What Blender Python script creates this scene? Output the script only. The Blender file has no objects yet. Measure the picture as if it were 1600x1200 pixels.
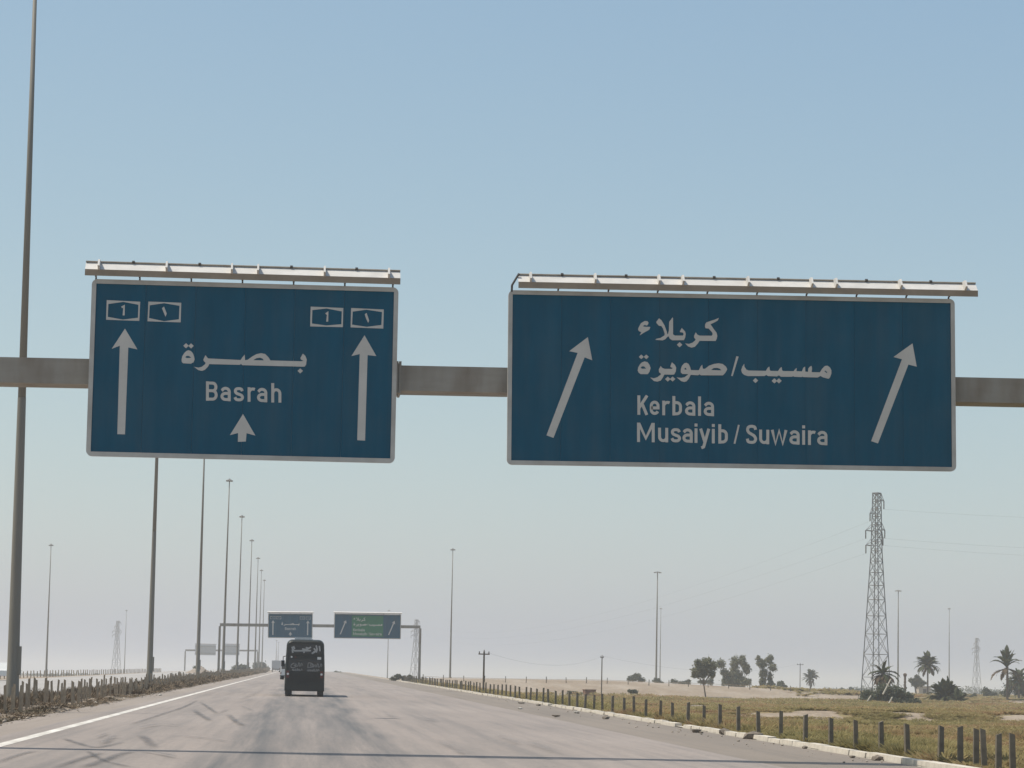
import bpy, math, random
import numpy as np
from mathutils import Vector, Matrix
from mathutils.geometry import tessellate_polygon

random.seed(7)
RNG = np.random.default_rng(7)
SC = bpy.context.scene
COL = SC.collection

# ------------------------------------------------------------------ camera
F = 4200.0                       # focal length in photo pixels (photo 1600 px wide)
VPX, VPY, HSL = 471.0, 1061.4, 0.020   # where the road direction meets the horizon, horizon slope
fv = Vector(((VPX-800)/F, -(VPY-600)/F, -1)).normalized()
wv = Vector(((VPX+1000-800)/F, -(VPY+1000*HSL-600)/F, -1)).normalized()
uv_ = wv.cross(fv).normalized()
if uv_.y < 0: uv_ = -uv_
rv = fv.cross(uv_).normalized()
CAMROT = Matrix((rv, fv, uv_))   # camera coords -> world coords (x right, y along the road, z up)
cam = bpy.data.cameras.new('camera')
cam.sensor_fit = 'HORIZONTAL'; cam.sensor_width = 36.0
cam.lens = 36.0*F/1600.0
cam.clip_start = 0.5; cam.clip_end = 20000
camo = bpy.data.objects.new('camera', cam); COL.objects.link(camo)
camo.matrix_world = CAMROT.to_4x4()
SC.camera = camo

# ------------------------------------------------------------------ light
SUN_EL, SUN_AZ = math.radians(64), math.radians(-86)    # azimuth from +Y towards +X
sdir = Vector((math.sin(SUN_AZ)*math.cos(SUN_EL), math.cos(SUN_AZ)*math.cos(SUN_EL), math.sin(SUN_EL)))
sl = bpy.data.lights.new('sun', 'SUN'); sl.energy = 4.2; sl.angle = math.radians(0.53); sl.color = (1.0, 0.945, 0.845)
so = bpy.data.objects.new('sun', sl); COL.objects.link(so)
so.rotation_euler = (-sdir).to_track_quat('-Z', 'Y').to_euler()
world = bpy.data.worlds.new('World'); SC.world = world; world.use_nodes = True
wn = world.node_tree.nodes; wl = world.node_tree.links
bg = wn['Background']
sky = wn.new('ShaderNodeTexSky'); sky.sky_type = 'NISHITA'; sky.sun_disc = False
sky.sun_elevation = SUN_EL; sky.sun_rotation = SUN_AZ
sky.altitude = 0; sky.air_density = 0.95; sky.dust_density = 1.4; sky.ozone_density = 0.6
tint = wn.new('ShaderNodeVectorMath'); tint.operation = 'MULTIPLY_ADD'      # dusty air: the whole sky pulled evenly towards a pale cyan grey
tint.inputs[1].default_value = (0.90, 0.74, 0.36); tint.inputs[2].default_value = (0.46, 1.23, 3.02)
wl.new(sky.outputs[0], tint.inputs[0]); wl.new(tint.outputs[0], bg.inputs[0]); bg.inputs[1].default_value = 0.132
SC.view_settings.view_transform = 'Standard'; SC.view_settings.look = 'None'
SC.view_settings.exposure = 0.0; SC.view_settings.gamma = 1.0
SC.view_settings.use_curve_mapping = False
SC.render.engine = 'CYCLES'
SC.cycles.max_bounces = 6; SC.cycles.diffuse_bounces = 3; SC.cycles.volume_bounces = 1
SC.cycles.transparent_max_bounces = 12
HAZE = 0.00033

# ------------------------------------------------------------------ pixel helpers
def ray(px, py):
    return CAMROT @ Vector(((px-800)/F, -(py-600)/F, -1))
def P(px, py, d):                 # point at distance d along the road direction
    r = ray(px, py); return r*(d/r.y)
def yh(px): return VPY + HSL*(px-VPX)
def lat(px, d): return P(px, yh(px), d).x

# ------------------------------------------------------------------ materials
def mat(name, col, rough=0.8, var=0.0, scale=2.0, metal=0.0, spec=0.3, bump=0.0, bscale=None, col2=None, sx=(1,1,1), detail=6):
    m = bpy.data.materials.new(name); m.use_nodes = True
    n = m.node_tree.nodes; l = m.node_tree.links
    b = n['Principled BSDF']
    b.inputs['Roughness'].default_value = rough; b.inputs['Metallic'].default_value = metal
    b.inputs['Specular IOR Level'].default_value = spec
    b.inputs['Base Color'].default_value = (*col, 1)
    if var or col2 or bump:
        tc = n.new('ShaderNodeTexCoord'); mp = n.new('ShaderNodeMapping')
        mp.inputs['Scale'].default_value = sx
        l.new(tc.outputs['Object'], mp.inputs[0])
        nz = n.new('ShaderNodeTexNoise'); nz.inputs['Scale'].default_value = scale; nz.inputs['Detail'].default_value = detail
        nz.inputs['Roughness'].default_value = 0.65
        l.new(mp.outputs[0], nz.inputs['Vector'])
        cr = n.new('ShaderNodeValToRGB')
        c2 = col2 if col2 else tuple(c*(1-var) for c in col)
        c1 = col if col2 else tuple(min(1, c*(1+var)) for c in col)
        cr.color_ramp.elements[0].position = 0.33; cr.color_ramp.elements[1].position = 0.67
        cr.color_ramp.elements[0].color = (*c2, 1); cr.color_ramp.elements[1].color = (*c1, 1)
        l.new(nz.outputs[0], cr.inputs[0]); l.new(cr.outputs[0], b.inputs['Base Color'])
        if bump:
            bp = n.new('ShaderNodeBump'); bp.inputs['Strength'].default_value = bump
            bn = n.new('ShaderNodeTexNoise'); bn.inputs['Scale'].default_value = bscale or scale*6; bn.inputs['Detail'].default_value = 5
            l.new(mp.outputs[0], bn.inputs['Vector']); l.new(bn.outputs[0], bp.inputs['Height'])
            l.new(bp.outputs[0], b.inputs['Normal'])
    return m

M_blue = mat('sign_blue', (0.0035, 0.074, 0.126), 0.6, var=0.13, scale=1.1, sx=(1.6, 1, 0.25), spec=0.13)
def dusty(m, col, amt, sx=(2.6, 1, 0.10)):
    n = m.node_tree.nodes; l = m.node_tree.links; b = n['Principled BSDF']; src = b.inputs['Base Color'].links[0].from_socket
    tc = n.new('ShaderNodeTexCoord'); oi = n.new('ShaderNodeObjectInfo'); ad = n.new('ShaderNodeVectorMath'); ad.operation = 'ADD'
    l.new(tc.outputs['Object'], ad.inputs[0]); l.new(oi.outputs['Location'], ad.inputs[1])
    mp = n.new('ShaderNodeMapping'); mp.inputs['Scale'].default_value = sx; l.new(ad.outputs[0], mp.inputs[0])
    z1 = n.new('ShaderNodeTexNoise'); z1.inputs['Scale'].default_value = 1.6; z1.inputs['Detail'].default_value = 6; l.new(mp.outputs[0], z1.inputs['Vector'])
    z2 = n.new('ShaderNodeTexNoise'); z2.inputs['Scale'].default_value = 0.9; z2.inputs['Detail'].default_value = 8; l.new(ad.outputs[0], z2.inputs['Vector'])
    mu = n.new('ShaderNodeMath'); mu.operation = 'MULTIPLY'; l.new(z1.outputs[0], mu.inputs[0]); l.new(z2.outputs[0], mu.inputs[1])
    r = n.new('ShaderNodeValToRGB'); r.color_ramp.elements[0].position = .18; r.color_ramp.elements[1].position = .42
    r.color_ramp.elements[0].color = (0, 0, 0, 1); r.color_ramp.elements[1].color = (amt, amt, amt, 1); l.new(mu.outputs[0], r.inputs[0])
    mx = n.new('ShaderNodeMix'); mx.data_type = 'RGBA'; l.new(r.outputs[0], mx.inputs[0]); l.new(src, mx.inputs[6]); mx.inputs[7].default_value = (*col, 1)
    l.new(mx.outputs[2], b.inputs['Base Color'])
dusty(M_blue, (0.10, 0.13, 0.14), .15)
M_white = mat('sign_white', (0.52, 0.495, 0.45), 0.6, var=0.06, scale=2)
M_green = mat('sign_green', (0.015, 0.165, 0.078), 0.5, var=0.12, scale=1)
M_border = mat('sign_border', (0.46, 0.44, 0.40), 0.55, var=0.07, scale=3)
M_backgrey = mat('sign_back', (0.42, 0.42, 0.41), 0.5, var=0.06)
dusty(M_border, (0.25, 0.21, 0.17), .5, (.8, 1, .8))
M_steel = mat('galvanised', (0.30, 0.29, 0.27), 0.65, var=0.12, scale=1.5, sx=(0.4, 1, 1), metal=0.0)
M_beam = mat('beam_paint', (0.295, 0.27, 0.23), 0.65, var=0.10, scale=1.2, sx=(0.3, 1, 2))
dusty(M_beam, (0.16, 0.12, 0.085), .6, (1.8, 1, .4))
M_trough = mat('trough_paint', (0.58, 0.555, 0.52), 0.55, var=0.10, scale=3, sx=(0.6, 1, 1))
M_lip = mat('trough_lip', (0.29, 0.23, 0.17), 0.7, var=0.12, scale=2)
M_dark = mat('dark_metal', (0.06, 0.055, 0.05), 0.6)
M_mast = mat('mast_paint', (0.195, 0.18, 0.15), 0.6, var=0.12, scale=0.8, sx=(2, 2, 0.15))
M_lamp = mat('lamp_housing', (0.25, 0.24, 0.22), 0.6)
M_line = mat('line_paint', (0.72, 0.68, 0.62), 0.85, scale=1.2, col2=(0.46, 0.42, 0.37), sx=(2, 0.35, 1), bump=0.0)
M_kerb = mat('kerb_concrete', (0.55, 0.495, 0.415), 0.9, var=0.18, scale=1.4, bump=0.2)
M_post = mat('post_concrete', (0.165, 0.140, 0.105), 0.9, var=0.25, scale=3, bump=0.3)
M_postl = mat('post_old', (0.32, 0.25, 0.175), 0.9, var=0.3, scale=3, bump=0.3)
M_wood = mat('pole_wood', (0.10, 0.08, 0.06), 0.9, var=0.25, scale=4)
M_pylon = mat('pylon_steel', (0.22, 0.22, 0.22), 0.6, var=0.1)
M_wire = mat('wire', (0.10, 0.10, 0.10), 0.6)
M_ceram = mat('insulator', (0.10, 0.08, 0.07), 0.3)
M_bus = mat('bus_paint', (0.016, 0.020, 0.019), 0.45, var=0.25, scale=1.5, spec=0.2)
M_busside = mat('bus_side_paint', (0.72, 0.72, 0.70), 0.4, spec=0.5, var=0.04)
M_glass = mat('dark_glass', (0.012, 0.016, 0.018), 0.12, spec=0.5)
M_rubber = mat('rubber', (0.02, 0.02, 0.02), 0.9)
M_chrome = mat('rim_metal', (0.35, 0.35, 0.35), 0.4, metal=0.6)
M_red = mat('red_lens', (0.10, 0.015, 0.012), 0.3)
M_lens = mat('white_lens', (0.6, 0.6, 0.58), 0.3)
M_buslet = mat('bus_lettering', (0.34, 0.34, 0.33), 0.6)
M_busscr = mat('bus_script', (0.17, 0.17, 0.165), 0.6, var=0.25, scale=5)
M_vwhite = mat('vehicle_white', (0.62, 0.62, 0.60), 0.4, spec=0.5, var=0.03)
M_vgrey = mat('vehicle_grey', (0.38, 0.38, 0.38), 0.45, var=0.05)
M_rock = mat('rock', (0.18, 0.15, 0.12), 0.95, var=0.3, scale=5, bump=0.5)
M_rockp = mat('pale_rock', (0.50, 0.46, 0.40), 0.95, var=0.2, scale=5, bump=0.5)
M_rubble = mat('rubble_stone', (0.34, 0.285, 0.23), 0.95, var=0.3, scale=1.5)
M_rust = mat('rusty_steel', (0.17, 0.085, 0.05), 0.9, var=0.4, scale=2)
M_bark = mat('bark', (0.15, 0.115, 0.085), 0.95, var=0.3, scale=3, bump=0.4)
M_palmbark = mat('palm_bark', (0.13, 0.10, 0.075), 0.95, var=0.35, scale=5, bump=0.5)
M_euc = mat('eucalyptus_leaf', (0.27, 0.26, 0.165), 0.75, scale=0.9, col2=(0.13, 0.14, 0.09))
M_dkleaf = mat('dark_leaf', (0.125, 0.135, 0.08), 0.75, scale=0.8, col2=(0.07, 0.085, 0.052))
M_palm = mat('palm_leaf', (0.115, 0.125, 0.06), 0.65, scale=0.9, col2=(0.07, 0.085, 0.04))
M_dead = mat('dead_frond', (0.20, 0.15, 0.10), 0.85, scale=1, col2=(0.12, 0.085, 0.055))
M_heap = mat('earth_heap', (0.29, 0.235, 0.185), 0.95, var=0.18, scale=0.5, bump=0.4)
M_wall = mat('hut_wall', (0.42, 0.36, 0.29), 0.9, var=0.08)

def scrub_mat(name, a, b, c, sc=0.16):
    m = bpy.data.materials.new(name); m.use_nodes = True
    n = m.node_tree.nodes; l = m.node_tree.links; bs = n['Principled BSDF']
    bs.inputs['Roughness'].default_value = 0.85; bs.inputs['Specular IOR Level'].default_value = 0.15
    tc = n.new('ShaderNodeTexCoord'); nz = n.new('ShaderNodeTexNoise'); nz.inputs['Scale'].default_value = sc; nz.inputs['Detail'].default_value = 4
    nz2 = n.new('ShaderNodeTexNoise'); nz2.inputs['Scale'].default_value = sc*14; nz2.inputs['Detail'].default_value = 2
    l.new(tc.outputs['Object'], nz.inputs['Vector']); l.new(tc.outputs['Object'], nz2.inputs['Vector'])
    ad = n.new('ShaderNodeMath'); ad.operation = 'MULTIPLY_ADD'; ad.inputs[1].default_value = 0.45; 
    l.new(nz2.outputs[0], ad.inputs[0]); l.new(nz.outputs[0], ad.inputs[2])
    cr = n.new('ShaderNodeValToRGB'); e = cr.color_ramp.elements
    e[0].position = 0.56; e[1].position = 0.88
    e[0].color = (*a, 1); e[1].color = (*c, 1)
    k = e.new(0.73); k.color = (*b, 1)
    l.new(ad.outputs[0], cr.inputs[0]); l.new(cr.outputs[0], bs.inputs['Base Color'])
    return m
M_scrub = scrub_mat('field_scrub', (0.235, 0.205, 0.085), (0.325, 0.265, 0.125), (0.33, 0.21, 0.115), 0.09)
def leafy(m, t=0.35):
    n = m.node_tree.nodes; l = m.node_tree.links; bs = n['Principled BSDF']
    tr = n.new('ShaderNodeBsdfTranslucent'); mx = n.new('ShaderNodeMixShader'); mx.inputs[0].default_value = t
    src = bs.inputs['Base Color'].links[0].from_socket if bs.inputs['Base Color'].links else None
    if src: l.new(src, tr.inputs[0])
    l.new(bs.outputs[0], mx.inputs[1]); l.new(tr.outputs[0], mx.inputs[2]); l.new(mx.outputs[0], n['Material Output'].inputs[0])
for q in (M_euc, M_dkleaf, M_palm, M_dead): leafy(q, .42)
leafy(M_scrub, .42)
M_dry = scrub_mat('dry_scrub', (0.10, 0.085, 0.055), (0.16, 0.12, 0.08), (0.22, 0.165, 0.11), 0.4)

# road surface: worn pale asphalt with a dark oil band in the lane and long streaks
def road_mat(name, base, dark, band=True):
    m = bpy.data.materials.new(name); m.use_nodes = True
    n = m.node_tree.nodes; l = m.node_tree.links; bs = n['Principled BSDF']
    bs.inputs['Roughness'].default_value = 0.85; bs.inputs['Specular IOR Level'].default_value = 0.25
    tc = n.new('ShaderNodeTexCoord')
    def noise(sc, sx, det=5, ro=0.6):
        mp = n.new('ShaderNodeMapping'); mp.inputs['Scale'].default_value = sx
        l.new(tc.outputs['Object'], mp.inputs[0])
        z = n.new('ShaderNodeTexNoise'); z.inputs['Scale'].default_value = sc; z.inputs['Detail'].default_value = det; z.inputs['Roughness'].default_value = ro
        l.new(mp.outputs[0], z.inputs['Vector']); return z.outputs[0]
    def math_(op, a, b):
        k = n.new('ShaderNodeMath'); k.operation = op
        for i, v in enumerate((a, b)):
            if isinstance(v, (int, float)): k.inputs[i].default_value = v
            else: l.new(v, k.inputs[i])
        return k.outputs[0]
    def ramp(v, p0, p1, c0=(0,0,0,1), c1=(1,1,1,1)):
        r = n.new('ShaderNodeValToRGB'); r.color_ramp.elements[0].position = p0; r.color_ramp.elements[1].position = p1
        r.color_ramp.elements[0].color = c0; r.color_ramp.elements[1].color = c1
        l.new(v, r.inputs[0]); return r.outputs[0]
    def mix(f, a, b):
        k = n.new('ShaderNodeMix'); k.data_type = 'RGBA'
        if isinstance(f, (int, float)): k.inputs[0].default_value = f
        else: l.new(f, k.inputs[0])
        for i, v in ((6, a), (7, b)):
            if isinstance(v, tuple): k.inputs[i].default_value = (*v, 1)
            else: l.new(v, k.inputs[i])
        return k.outputs[2]
    patch = ramp(noise(0.16, (1, 0.25, 1)), 0.35, 0.68)
    c = mix(patch, tuple(x*0.90 for x in base), tuple(min(1, x*1.08) for x in base))
    streak = ramp(noise(1.3, (1.6, 0.028, 1), 6), 0.45, 0.74)
    c = mix(math_('MULTIPLY', streak, 0.42), c, dark)
    grain = ramp(noise(5, (1, 0.4, 1), 8, 0.75), 0.3, 0.75)
    c = mix(math_('MULTIPLY', grain, 0.30), c, dark)
    spk = ramp(noise(14, (1, 0.12, 1), 4, 0.8), 0.52, 0.66)
    c = mix(math_('MULTIPLY', spk, 0.26), c, dark)
    spl_ = ramp(noise(20, (1, 0.16, 1), 3, 0.8), 0.56, 0.70)
    c = mix(math_('MULTIPLY', spl_, 0.22), c, tuple(min(1, x*1.35) for x in base))
    if band:
        sep = n.new('ShaderNodeSeparateXYZ'); l.new(tc.outputs['Object'], sep.inputs[0])
        wob = noise(0.10, (0.3, 0.35, 1), 3)
        xx = math_('ADD', sep.outputs[0], math_('MULTIPLY', math_('SUBTRACT', wob, 0.5), 2.4))
        for cx, w, a in ((-1.3, .85, 1.0), (1.8, .8, 0.95), (0.25, 2.5, 0.75), (5.2, 1.3, 0.25), (-4.6, 1.2, 0.22)):
            dd = math_('DIVIDE', math_('ABSOLUTE', math_('SUBTRACT', xx, cx), 0), w)
            prof = ramp(dd, 0.15, 1.0, (1,1,1,1), (0,0,0,1))
            br = ramp(noise(0.55, (2.6, 0.05, 1), 7, 0.7), 0.32, 0.64)
            c = mix(math_('MULTIPLY', math_('MULTIPLY', prof, br), a), c, dark)
    l.new(c, bs.inputs['Base Color'])
    bp = n.new('ShaderNodeBump'); bp.inputs['Strength'].default_value = 0.25; bp.inputs['Distance'].default_value = 0.02
    l.new(noise(9, (1, 1, 1), 8, 0.8), bp.inputs['Height']); l.new(bp.outputs[0], bs.inputs['Normal'])
    return m
M_road = road_mat('worn_asphalt', (0.322, 0.270, 0.236), (0.112, 0.111, 0.110))
M_should = road_mat('shoulder_asphalt', (0.25, 0.208, 0.17), (0.14, 0.125, 0.11), False)
M_opp = road_mat('far_asphalt', (0.42, 0.39, 0.36), (0.22, 0.21, 0.20), False)
M_sandy = road_mat('sandy_shoulder', (0.31, 0.26, 0.22), (0.19, 0.155, 0.125), False)

def skid_mat():
    m = bpy.data.materials.new('tyre_mark'); m.use_nodes = True
    n = m.node_tree.nodes; l = m.node_tree.links; bs = n['Principled BSDF']
    bs.inputs['Base Color'].default_value = (0.085, 0.087, 0.092, 1); bs.inputs['Roughness'].default_value = 0.8
    tr = n.new('ShaderNodeBsdfTransparent'); mx = n.new('ShaderNodeMixShader')
    uv = n.new('ShaderNodeAttribute'); uv.attribute_name = 'edge'
    tc = n.new('ShaderNodeTexCoord'); nz = n.new('ShaderNodeTexNoise'); nz.inputs['Scale'].default_value = 1.2; nz.inputs['Detail'].default_value = 5
    mp = n.new('ShaderNodeMapping'); mp.inputs['Scale'].default_value = (2, 0.35, 1)
    l.new(tc.outputs['Object'], mp.inputs[0]); l.new(mp.outputs[0], nz.inputs['Vector'])
    r = n.new('ShaderNodeValToRGB'); r.color_ramp.elements[0].position = 0.3; r.color_ramp.elements[1].position = 0.65
    r.color_ramp.elements[0].color = (0.16,)*3+(1,); r.color_ramp.elements[1].color = (0.50,)*3+(1,)
    l.new(nz.outputs[0], r.inputs[0])
    mu = n.new('ShaderNodeMath'); mu.operation = 'MULTIPLY'; l.new(r.outputs[0], mu.inputs[0]); l.new(uv.outputs['Fac'], mu.inputs[1])
    l.new(mu.outputs[0], mx.inputs[0]); l.new(tr.outputs[0], mx.inputs[1]); l.new(bs.outputs[0], mx.inputs[2])
    l.new(mx.outputs[0], n['Material Output'].inputs[0])
    return m
M_skid = skid_mat()

def ground_mat():
    m = bpy.data.materials.new('ground_soil'); m.use_nodes = True
    n = m.node_tree.nodes; l = m.node_tree.links; bs = n['Principled BSDF']
    bs.inputs['Roughness'].default_value = 0.95; bs.inputs['Specular IOR Level'].default_value = 0.1
    tc = n.new('ShaderNodeTexCoord')
    def noise(sc, sx=(1,1,1), det=6):
        mp = n.new('ShaderNodeMapping'); mp.inputs['Scale'].default_value = sx
        l.new(tc.outputs['Object'], mp.inputs[0])
        z = n.new('ShaderNodeTexNoise'); z.inputs['Scale'].default_value = sc; z.inputs['Detail'].default_value = det; z.inputs['Roughness'].default_value = 0.65
        l.new(mp.outputs[0], z.inputs['Vector']); return z.outputs[0]
    def ramp(v, stops):
        r = n.new('ShaderNodeValToRGB'); e = r.color_ramp.elements
        e[0].position, e[1].position = stops[0][0], stops[-1][0]
        e[0].color = (*stops[0][1], 1); e[1].color = (*stops[-1][1], 1)
        for p, c in stops[1:-1]:
            k = e.new(p); k.color = (*c, 1)
        l.new(v, r.inputs[0]); return r.outputs[0]
    soil = ramp(noise(0.12, (1, 0.3, 1)), [(0.3, (0.27, 0.205, 0.150)), (0.5, (0.33, 0.265, 0.200)), (0.72, (0.42, 0.355, 0.29))])
    fine = ramp(noise(1.6, (1, 0.5, 1), 8), [(0.3, (0.72,)*3), (0.7, (1.08,)*3)])
    mu = n.new('ShaderNodeMix'); mu.data_type = 'RGBA'; mu.blend_type = 'MULTIPLY'; mu.inputs[0].default_value = 1
    l.new(soil, mu.inputs[6]); l.new(fine, mu.inputs[7])
    veg = ramp(noise(0.10, (1, 0.45, 1)), [(0.33, (0.19, 0.165, 0.08)), (0.5, (0.25, 0.20, 0.105)), (0.66, (0.27, 0.18, 0.11))])
    at = n.new('ShaderNodeAttribute'); at.attribute_name = 'cover'
    cn = noise(0.35, (1, 0.35, 1))
    ma = n.new('ShaderNodeMath'); ma.operation = 'MULTIPLY_ADD'; ma.inputs[1].default_value = 1.2; ma.inputs[2].default_value = -0.6
    l.new(cn, ma.inputs[0])
    mb = n.new('ShaderNodeMath'); mb.operation = 'ADD'; l.new(at.outputs['Fac'], mb.inputs[0]); l.new(ma.outputs[0], mb.inputs[1])
    f = ramp(mb.outputs[0], [(0.38, (0,)*3), (0.58, (1,)*3)])
    mx = n.new('ShaderNodeMix'); mx.data_type = 'RGBA'; l.new(f, mx.inputs[0]); l.new(mu.outputs[2], mx.inputs[6]); l.new(veg, mx.inputs[7])
    l.new(mx.outputs[2], bs.inputs['Base Color'])
    bp = n.new('ShaderNodeBump'); bp.inputs['Strength'].default_value = 0.5; bp.inputs['Distance'].default_value = 0.15
    l.new(noise(1.5, (1, 1, 1), 8), bp.inputs['Height']); l.new(bp.outputs[0], bs.inputs['Normal'])
    return m
M_ground = ground_mat()

# ------------------------------------------------------------------ object helpers
def link(o, parent=None):
    COL.objects.link(o)
    if parent is not None: o.parent = parent
    return o
def tag(o, label=None, cat=None, group=None, kind=None):
    if label: o['label'] = label
    if cat: o['category'] = cat
    if group: o['group'] = group
    if kind: o['kind'] = kind
    return o
def empty(name, loc, label, cat, group=None, rz=0.0):
    o = bpy.data.objects.new(name, None); COL.objects.link(o)
    o.location = loc; o.rotation_euler = (0, 0, rz); o.empty_display_size = 0.2
    return tag(o, label, cat, group)
class MB:
    def __init__(s): s.v = []; s.f = []
    def add(s, vs, fs):
        k = len(s.v); s.v += [tuple(p) for p in vs]; s.f += [tuple(i+k for i in f) for f in fs]; return s
    def box(s, x0, x1, y0, y1, z0, z1, m=None):
        vs = [Vector(p) for p in ((x0,y0,z0),(x1,y0,z0),(x1,y1,z0),(x0,y1,z0),(x0,y0,z1),(x1,y0,z1),(x1,y1,z1),(x0,y1,z1))]
        if m is not None: vs = [m @ p for p in vs]
        return s.add(vs, [(0,3,2,1),(4,5,6,7),(0,1,5,4),(1,2,6,5),(2,3,7,6),(3,0,4,7)])
    def tube(s, a, b, r0, r1=None, n=6, caps=True):
        a, b = Vector(a), Vector(b); r1 = r0 if r1 is None else r1
        t = (b-a).normalized(); q = Vector((0,0,1)) if abs(t.z) < 0.95 else Vector((1,0,0))
        u = t.cross(q).normalized(); w = t.cross(u)
        vs = [a+(u*math.cos(2*math.pi*i/n)+w*math.sin(2*math.pi*i/n))*r0 for i in range(n)]
        vs += [b+(u*math.cos(2*math.pi*i/n)+w*math.sin(2*math.pi*i/n))*r1 for i in range(n)]
        fs = [(i, n+i, n+(i+1)%n, (i+1)%n) for i in range(n)]
        if caps: fs += [tuple(range(n)), tuple(range(2*n-1, n-1, -1))]
        return s.add(vs, fs)
    def path(s, pts, r, n=6):
        for a, b in zip(pts[:-1], pts[1:]): s.tube(a, b, r, r, n)
        return s
    def prism(s, poly, y0, y1):        # poly in (x,z), extruded along y
        n = len(poly)
        vs = [(x, y0, z) for x, z in poly]+[(x, y1, z) for x, z in poly]
        tris = tessellate_polygon([[Vector((x, z, 0)) for x, z in poly]])
        fs = [tuple(t) for t in tris]+[tuple(i+n for i in reversed(t)) for t in tris]
        fs += [(i, (i+1)%n, n+(i+1)%n, n+i) for i in range(n)]
        return s.add(vs, fs)
    def mesh(s, name):
        me = bpy.data.meshes.new(name); me.from_pydata(s.v, [], s.f); me.update(); return me
    def build(s, name, m, parent=None, smooth=False, loc=None):
        import bmesh
        me = s.mesh(name)
        bm = bmesh.new(); bm.from_mesh(me); bmesh.ops.recalc_face_normals(bm, faces=bm.faces); bm.to_mesh(me); bm.free()
        if smooth:
            me.polygons.foreach_set('use_smooth', [True]*len(me.polygons))
        me.materials.append(m)
        o = bpy.data.objects.new(name, me); link(o, parent)
        if loc is not None: o.location = loc
        return o
def np_mesh(name, V, Fc, m, parent=None):       # V (n,3), Fc (k,3|4)
    me = bpy.data.meshes.new(name)
    V = np.asarray(V, np.float32); Fc = np.asarray(Fc, np.int32); k = Fc.shape[1]
    me.vertices.add(len(V)); me.vertices.foreach_set('co', V.ravel())
    me.loops.add(Fc.size); me.loops.foreach_set('vertex_index', Fc.ravel())
    me.polygons.add(len(Fc)); me.polygons.foreach_set('loop_start', np.arange(0, Fc.size, k, dtype=np.int32))
    me.update(calc_edges=True); me.materials.append(m)
    o = bpy.data.objects.new(name, me); return link(o, parent)
def copy_tree(o, parent=None):
    c = o.copy(); COL.objects.link(c)
    if parent is not None: c.parent = parent
    for ch in list(o.children): copy_tree(ch, c)
    return c

# value noise for terrain
_NZ = RNG.random((64, 64))
def vnoise(x, y, s):
    x = np.asarray(x)/s; y = np.asarray(y)/s
    xi = np.floor(x).astype(int); yi = np.floor(y).astype(int); fx = x-xi; fy = y-yi
    fx = fx*fx*(3-2*fx); fy = fy*fy*(3-2*fy)
    g = lambda a, b: _NZ[a % 64, b % 64]
    return (g(xi, yi)*(1-fx)+g(xi+1, yi)*fx)*(1-fy)+(g(xi, yi+1)*(1-fx)+g(xi+1, yi+1)*fx)*fy-0.5
def sstep(a, b, x):
    t = np.clip((np.asarray(x, float)-a)/(b-a), 0, 1); return t*t*(3-2*t)

# ------------------------------------------------------------------ terrain
def R(y):                                     # road height: long steady climb, crest a kilometre away
    y = np.asarray(y, float)
    z = -1.66+0.0051*(np.minimum(y, 1000)-62)
    return z-0.000012*np.clip(y-900, 0, 600)**2+0.0*y
def field(y):
    return np.interp(y, [-300, 60, 300, 600, 1500, 4000], [-2.4, -2.0, -2.1, -1.0, -1.0, -1.2])
BX = [14, 20, 26, 54, 72, 88, 110, 140]; BZ = [0.45, 0.6, 0.72, 0.85, 0.35, -0.2, -0.9, -3]
def ground_z(x, y):
    x = np.asarray(x, float); y = np.asarray(y, float)
    r = np.maximum(R(y), -1.9)
    far = sstep(1100, 1900, y)
    base = r-0.07
    # median bank
    med = sstep(-9.0, -9.8, x)*(1-sstep(-14.0, -15.2, x))
    z = base+med*(0.10+0.22*vnoise(x, y, 1.7)+0.35*(vnoise(x, y, 9)))
    t = sstep(15.6, 25, x)
    z = z*(1-t)+t*(field(y)+0.55*vnoise(x, y, 23)+0.25*vnoise(x, y, 7))
    bk = (sstep(168, 176, y+5*vnoise(x, y*0+5, 13))*(1-sstep(200, 290, y)))*sstep(24, 31, x)
    z = z+bk*0.34
    bz = np.interp(x, BX, BZ)
    prof = sstep(395, 470, y)*(1-sstep(505, 580, y))
    w = sstep(13.9, 20, x)*(1-sstep(100, 140, x))
    z = np.where(z < bz, z+(bz-z)*prof*w, z)
    tl = sstep(-30, -48, x)
    z = z*(1-tl)+tl*(-1.15+0.35*vnoise(x, y, 40))
    z = z*(1-far)+far*(-1.3)
    return z
def road_z(y): return float(R(y))

def axis(vals):
    return np.array(sorted(set(np.round(vals, 3))))
ys = axis(list(np.arange(-300, 40, 20))+list(np.arange(40, 140, 0.7))+list(np.arange(140, 330, 2.5))+list(np.arange(330, 640, 5))+list(np.arange(640, 1400, 20))+list(np.geomspace(1400, 9000, 24)))
xs = axis(list(-np.geomspace(60, 5000, 22))+list(np.arange(-60, -16, 4))+list(np.arange(-16, -8.4, 0.4))+[-7.0, 0, 8, 13.0, 14.0]+list(np.arange(14.6, 40, 0.8))+list(np.arange(40, 130, 3))+list(np.geomspace(130, 5000, 24)))
GX, GY = np.meshgrid(xs, ys)
GZ = ground_z(GX, GY)
nx, ny = len(xs), len(ys)
idx = np.arange(nx*ny).reshape(ny, nx)
quads = np.stack([idx[:-1, :-1], idx[:-1, 1:], idx[1:, 1:], idx[1:, :-1]], -1).reshape(-1, 4)
ground = np_mesh('ground', np.stack([GX, GY, GZ], -1).reshape(-1, 3), quads, M_ground)
tag(ground, kind='structure')
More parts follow.
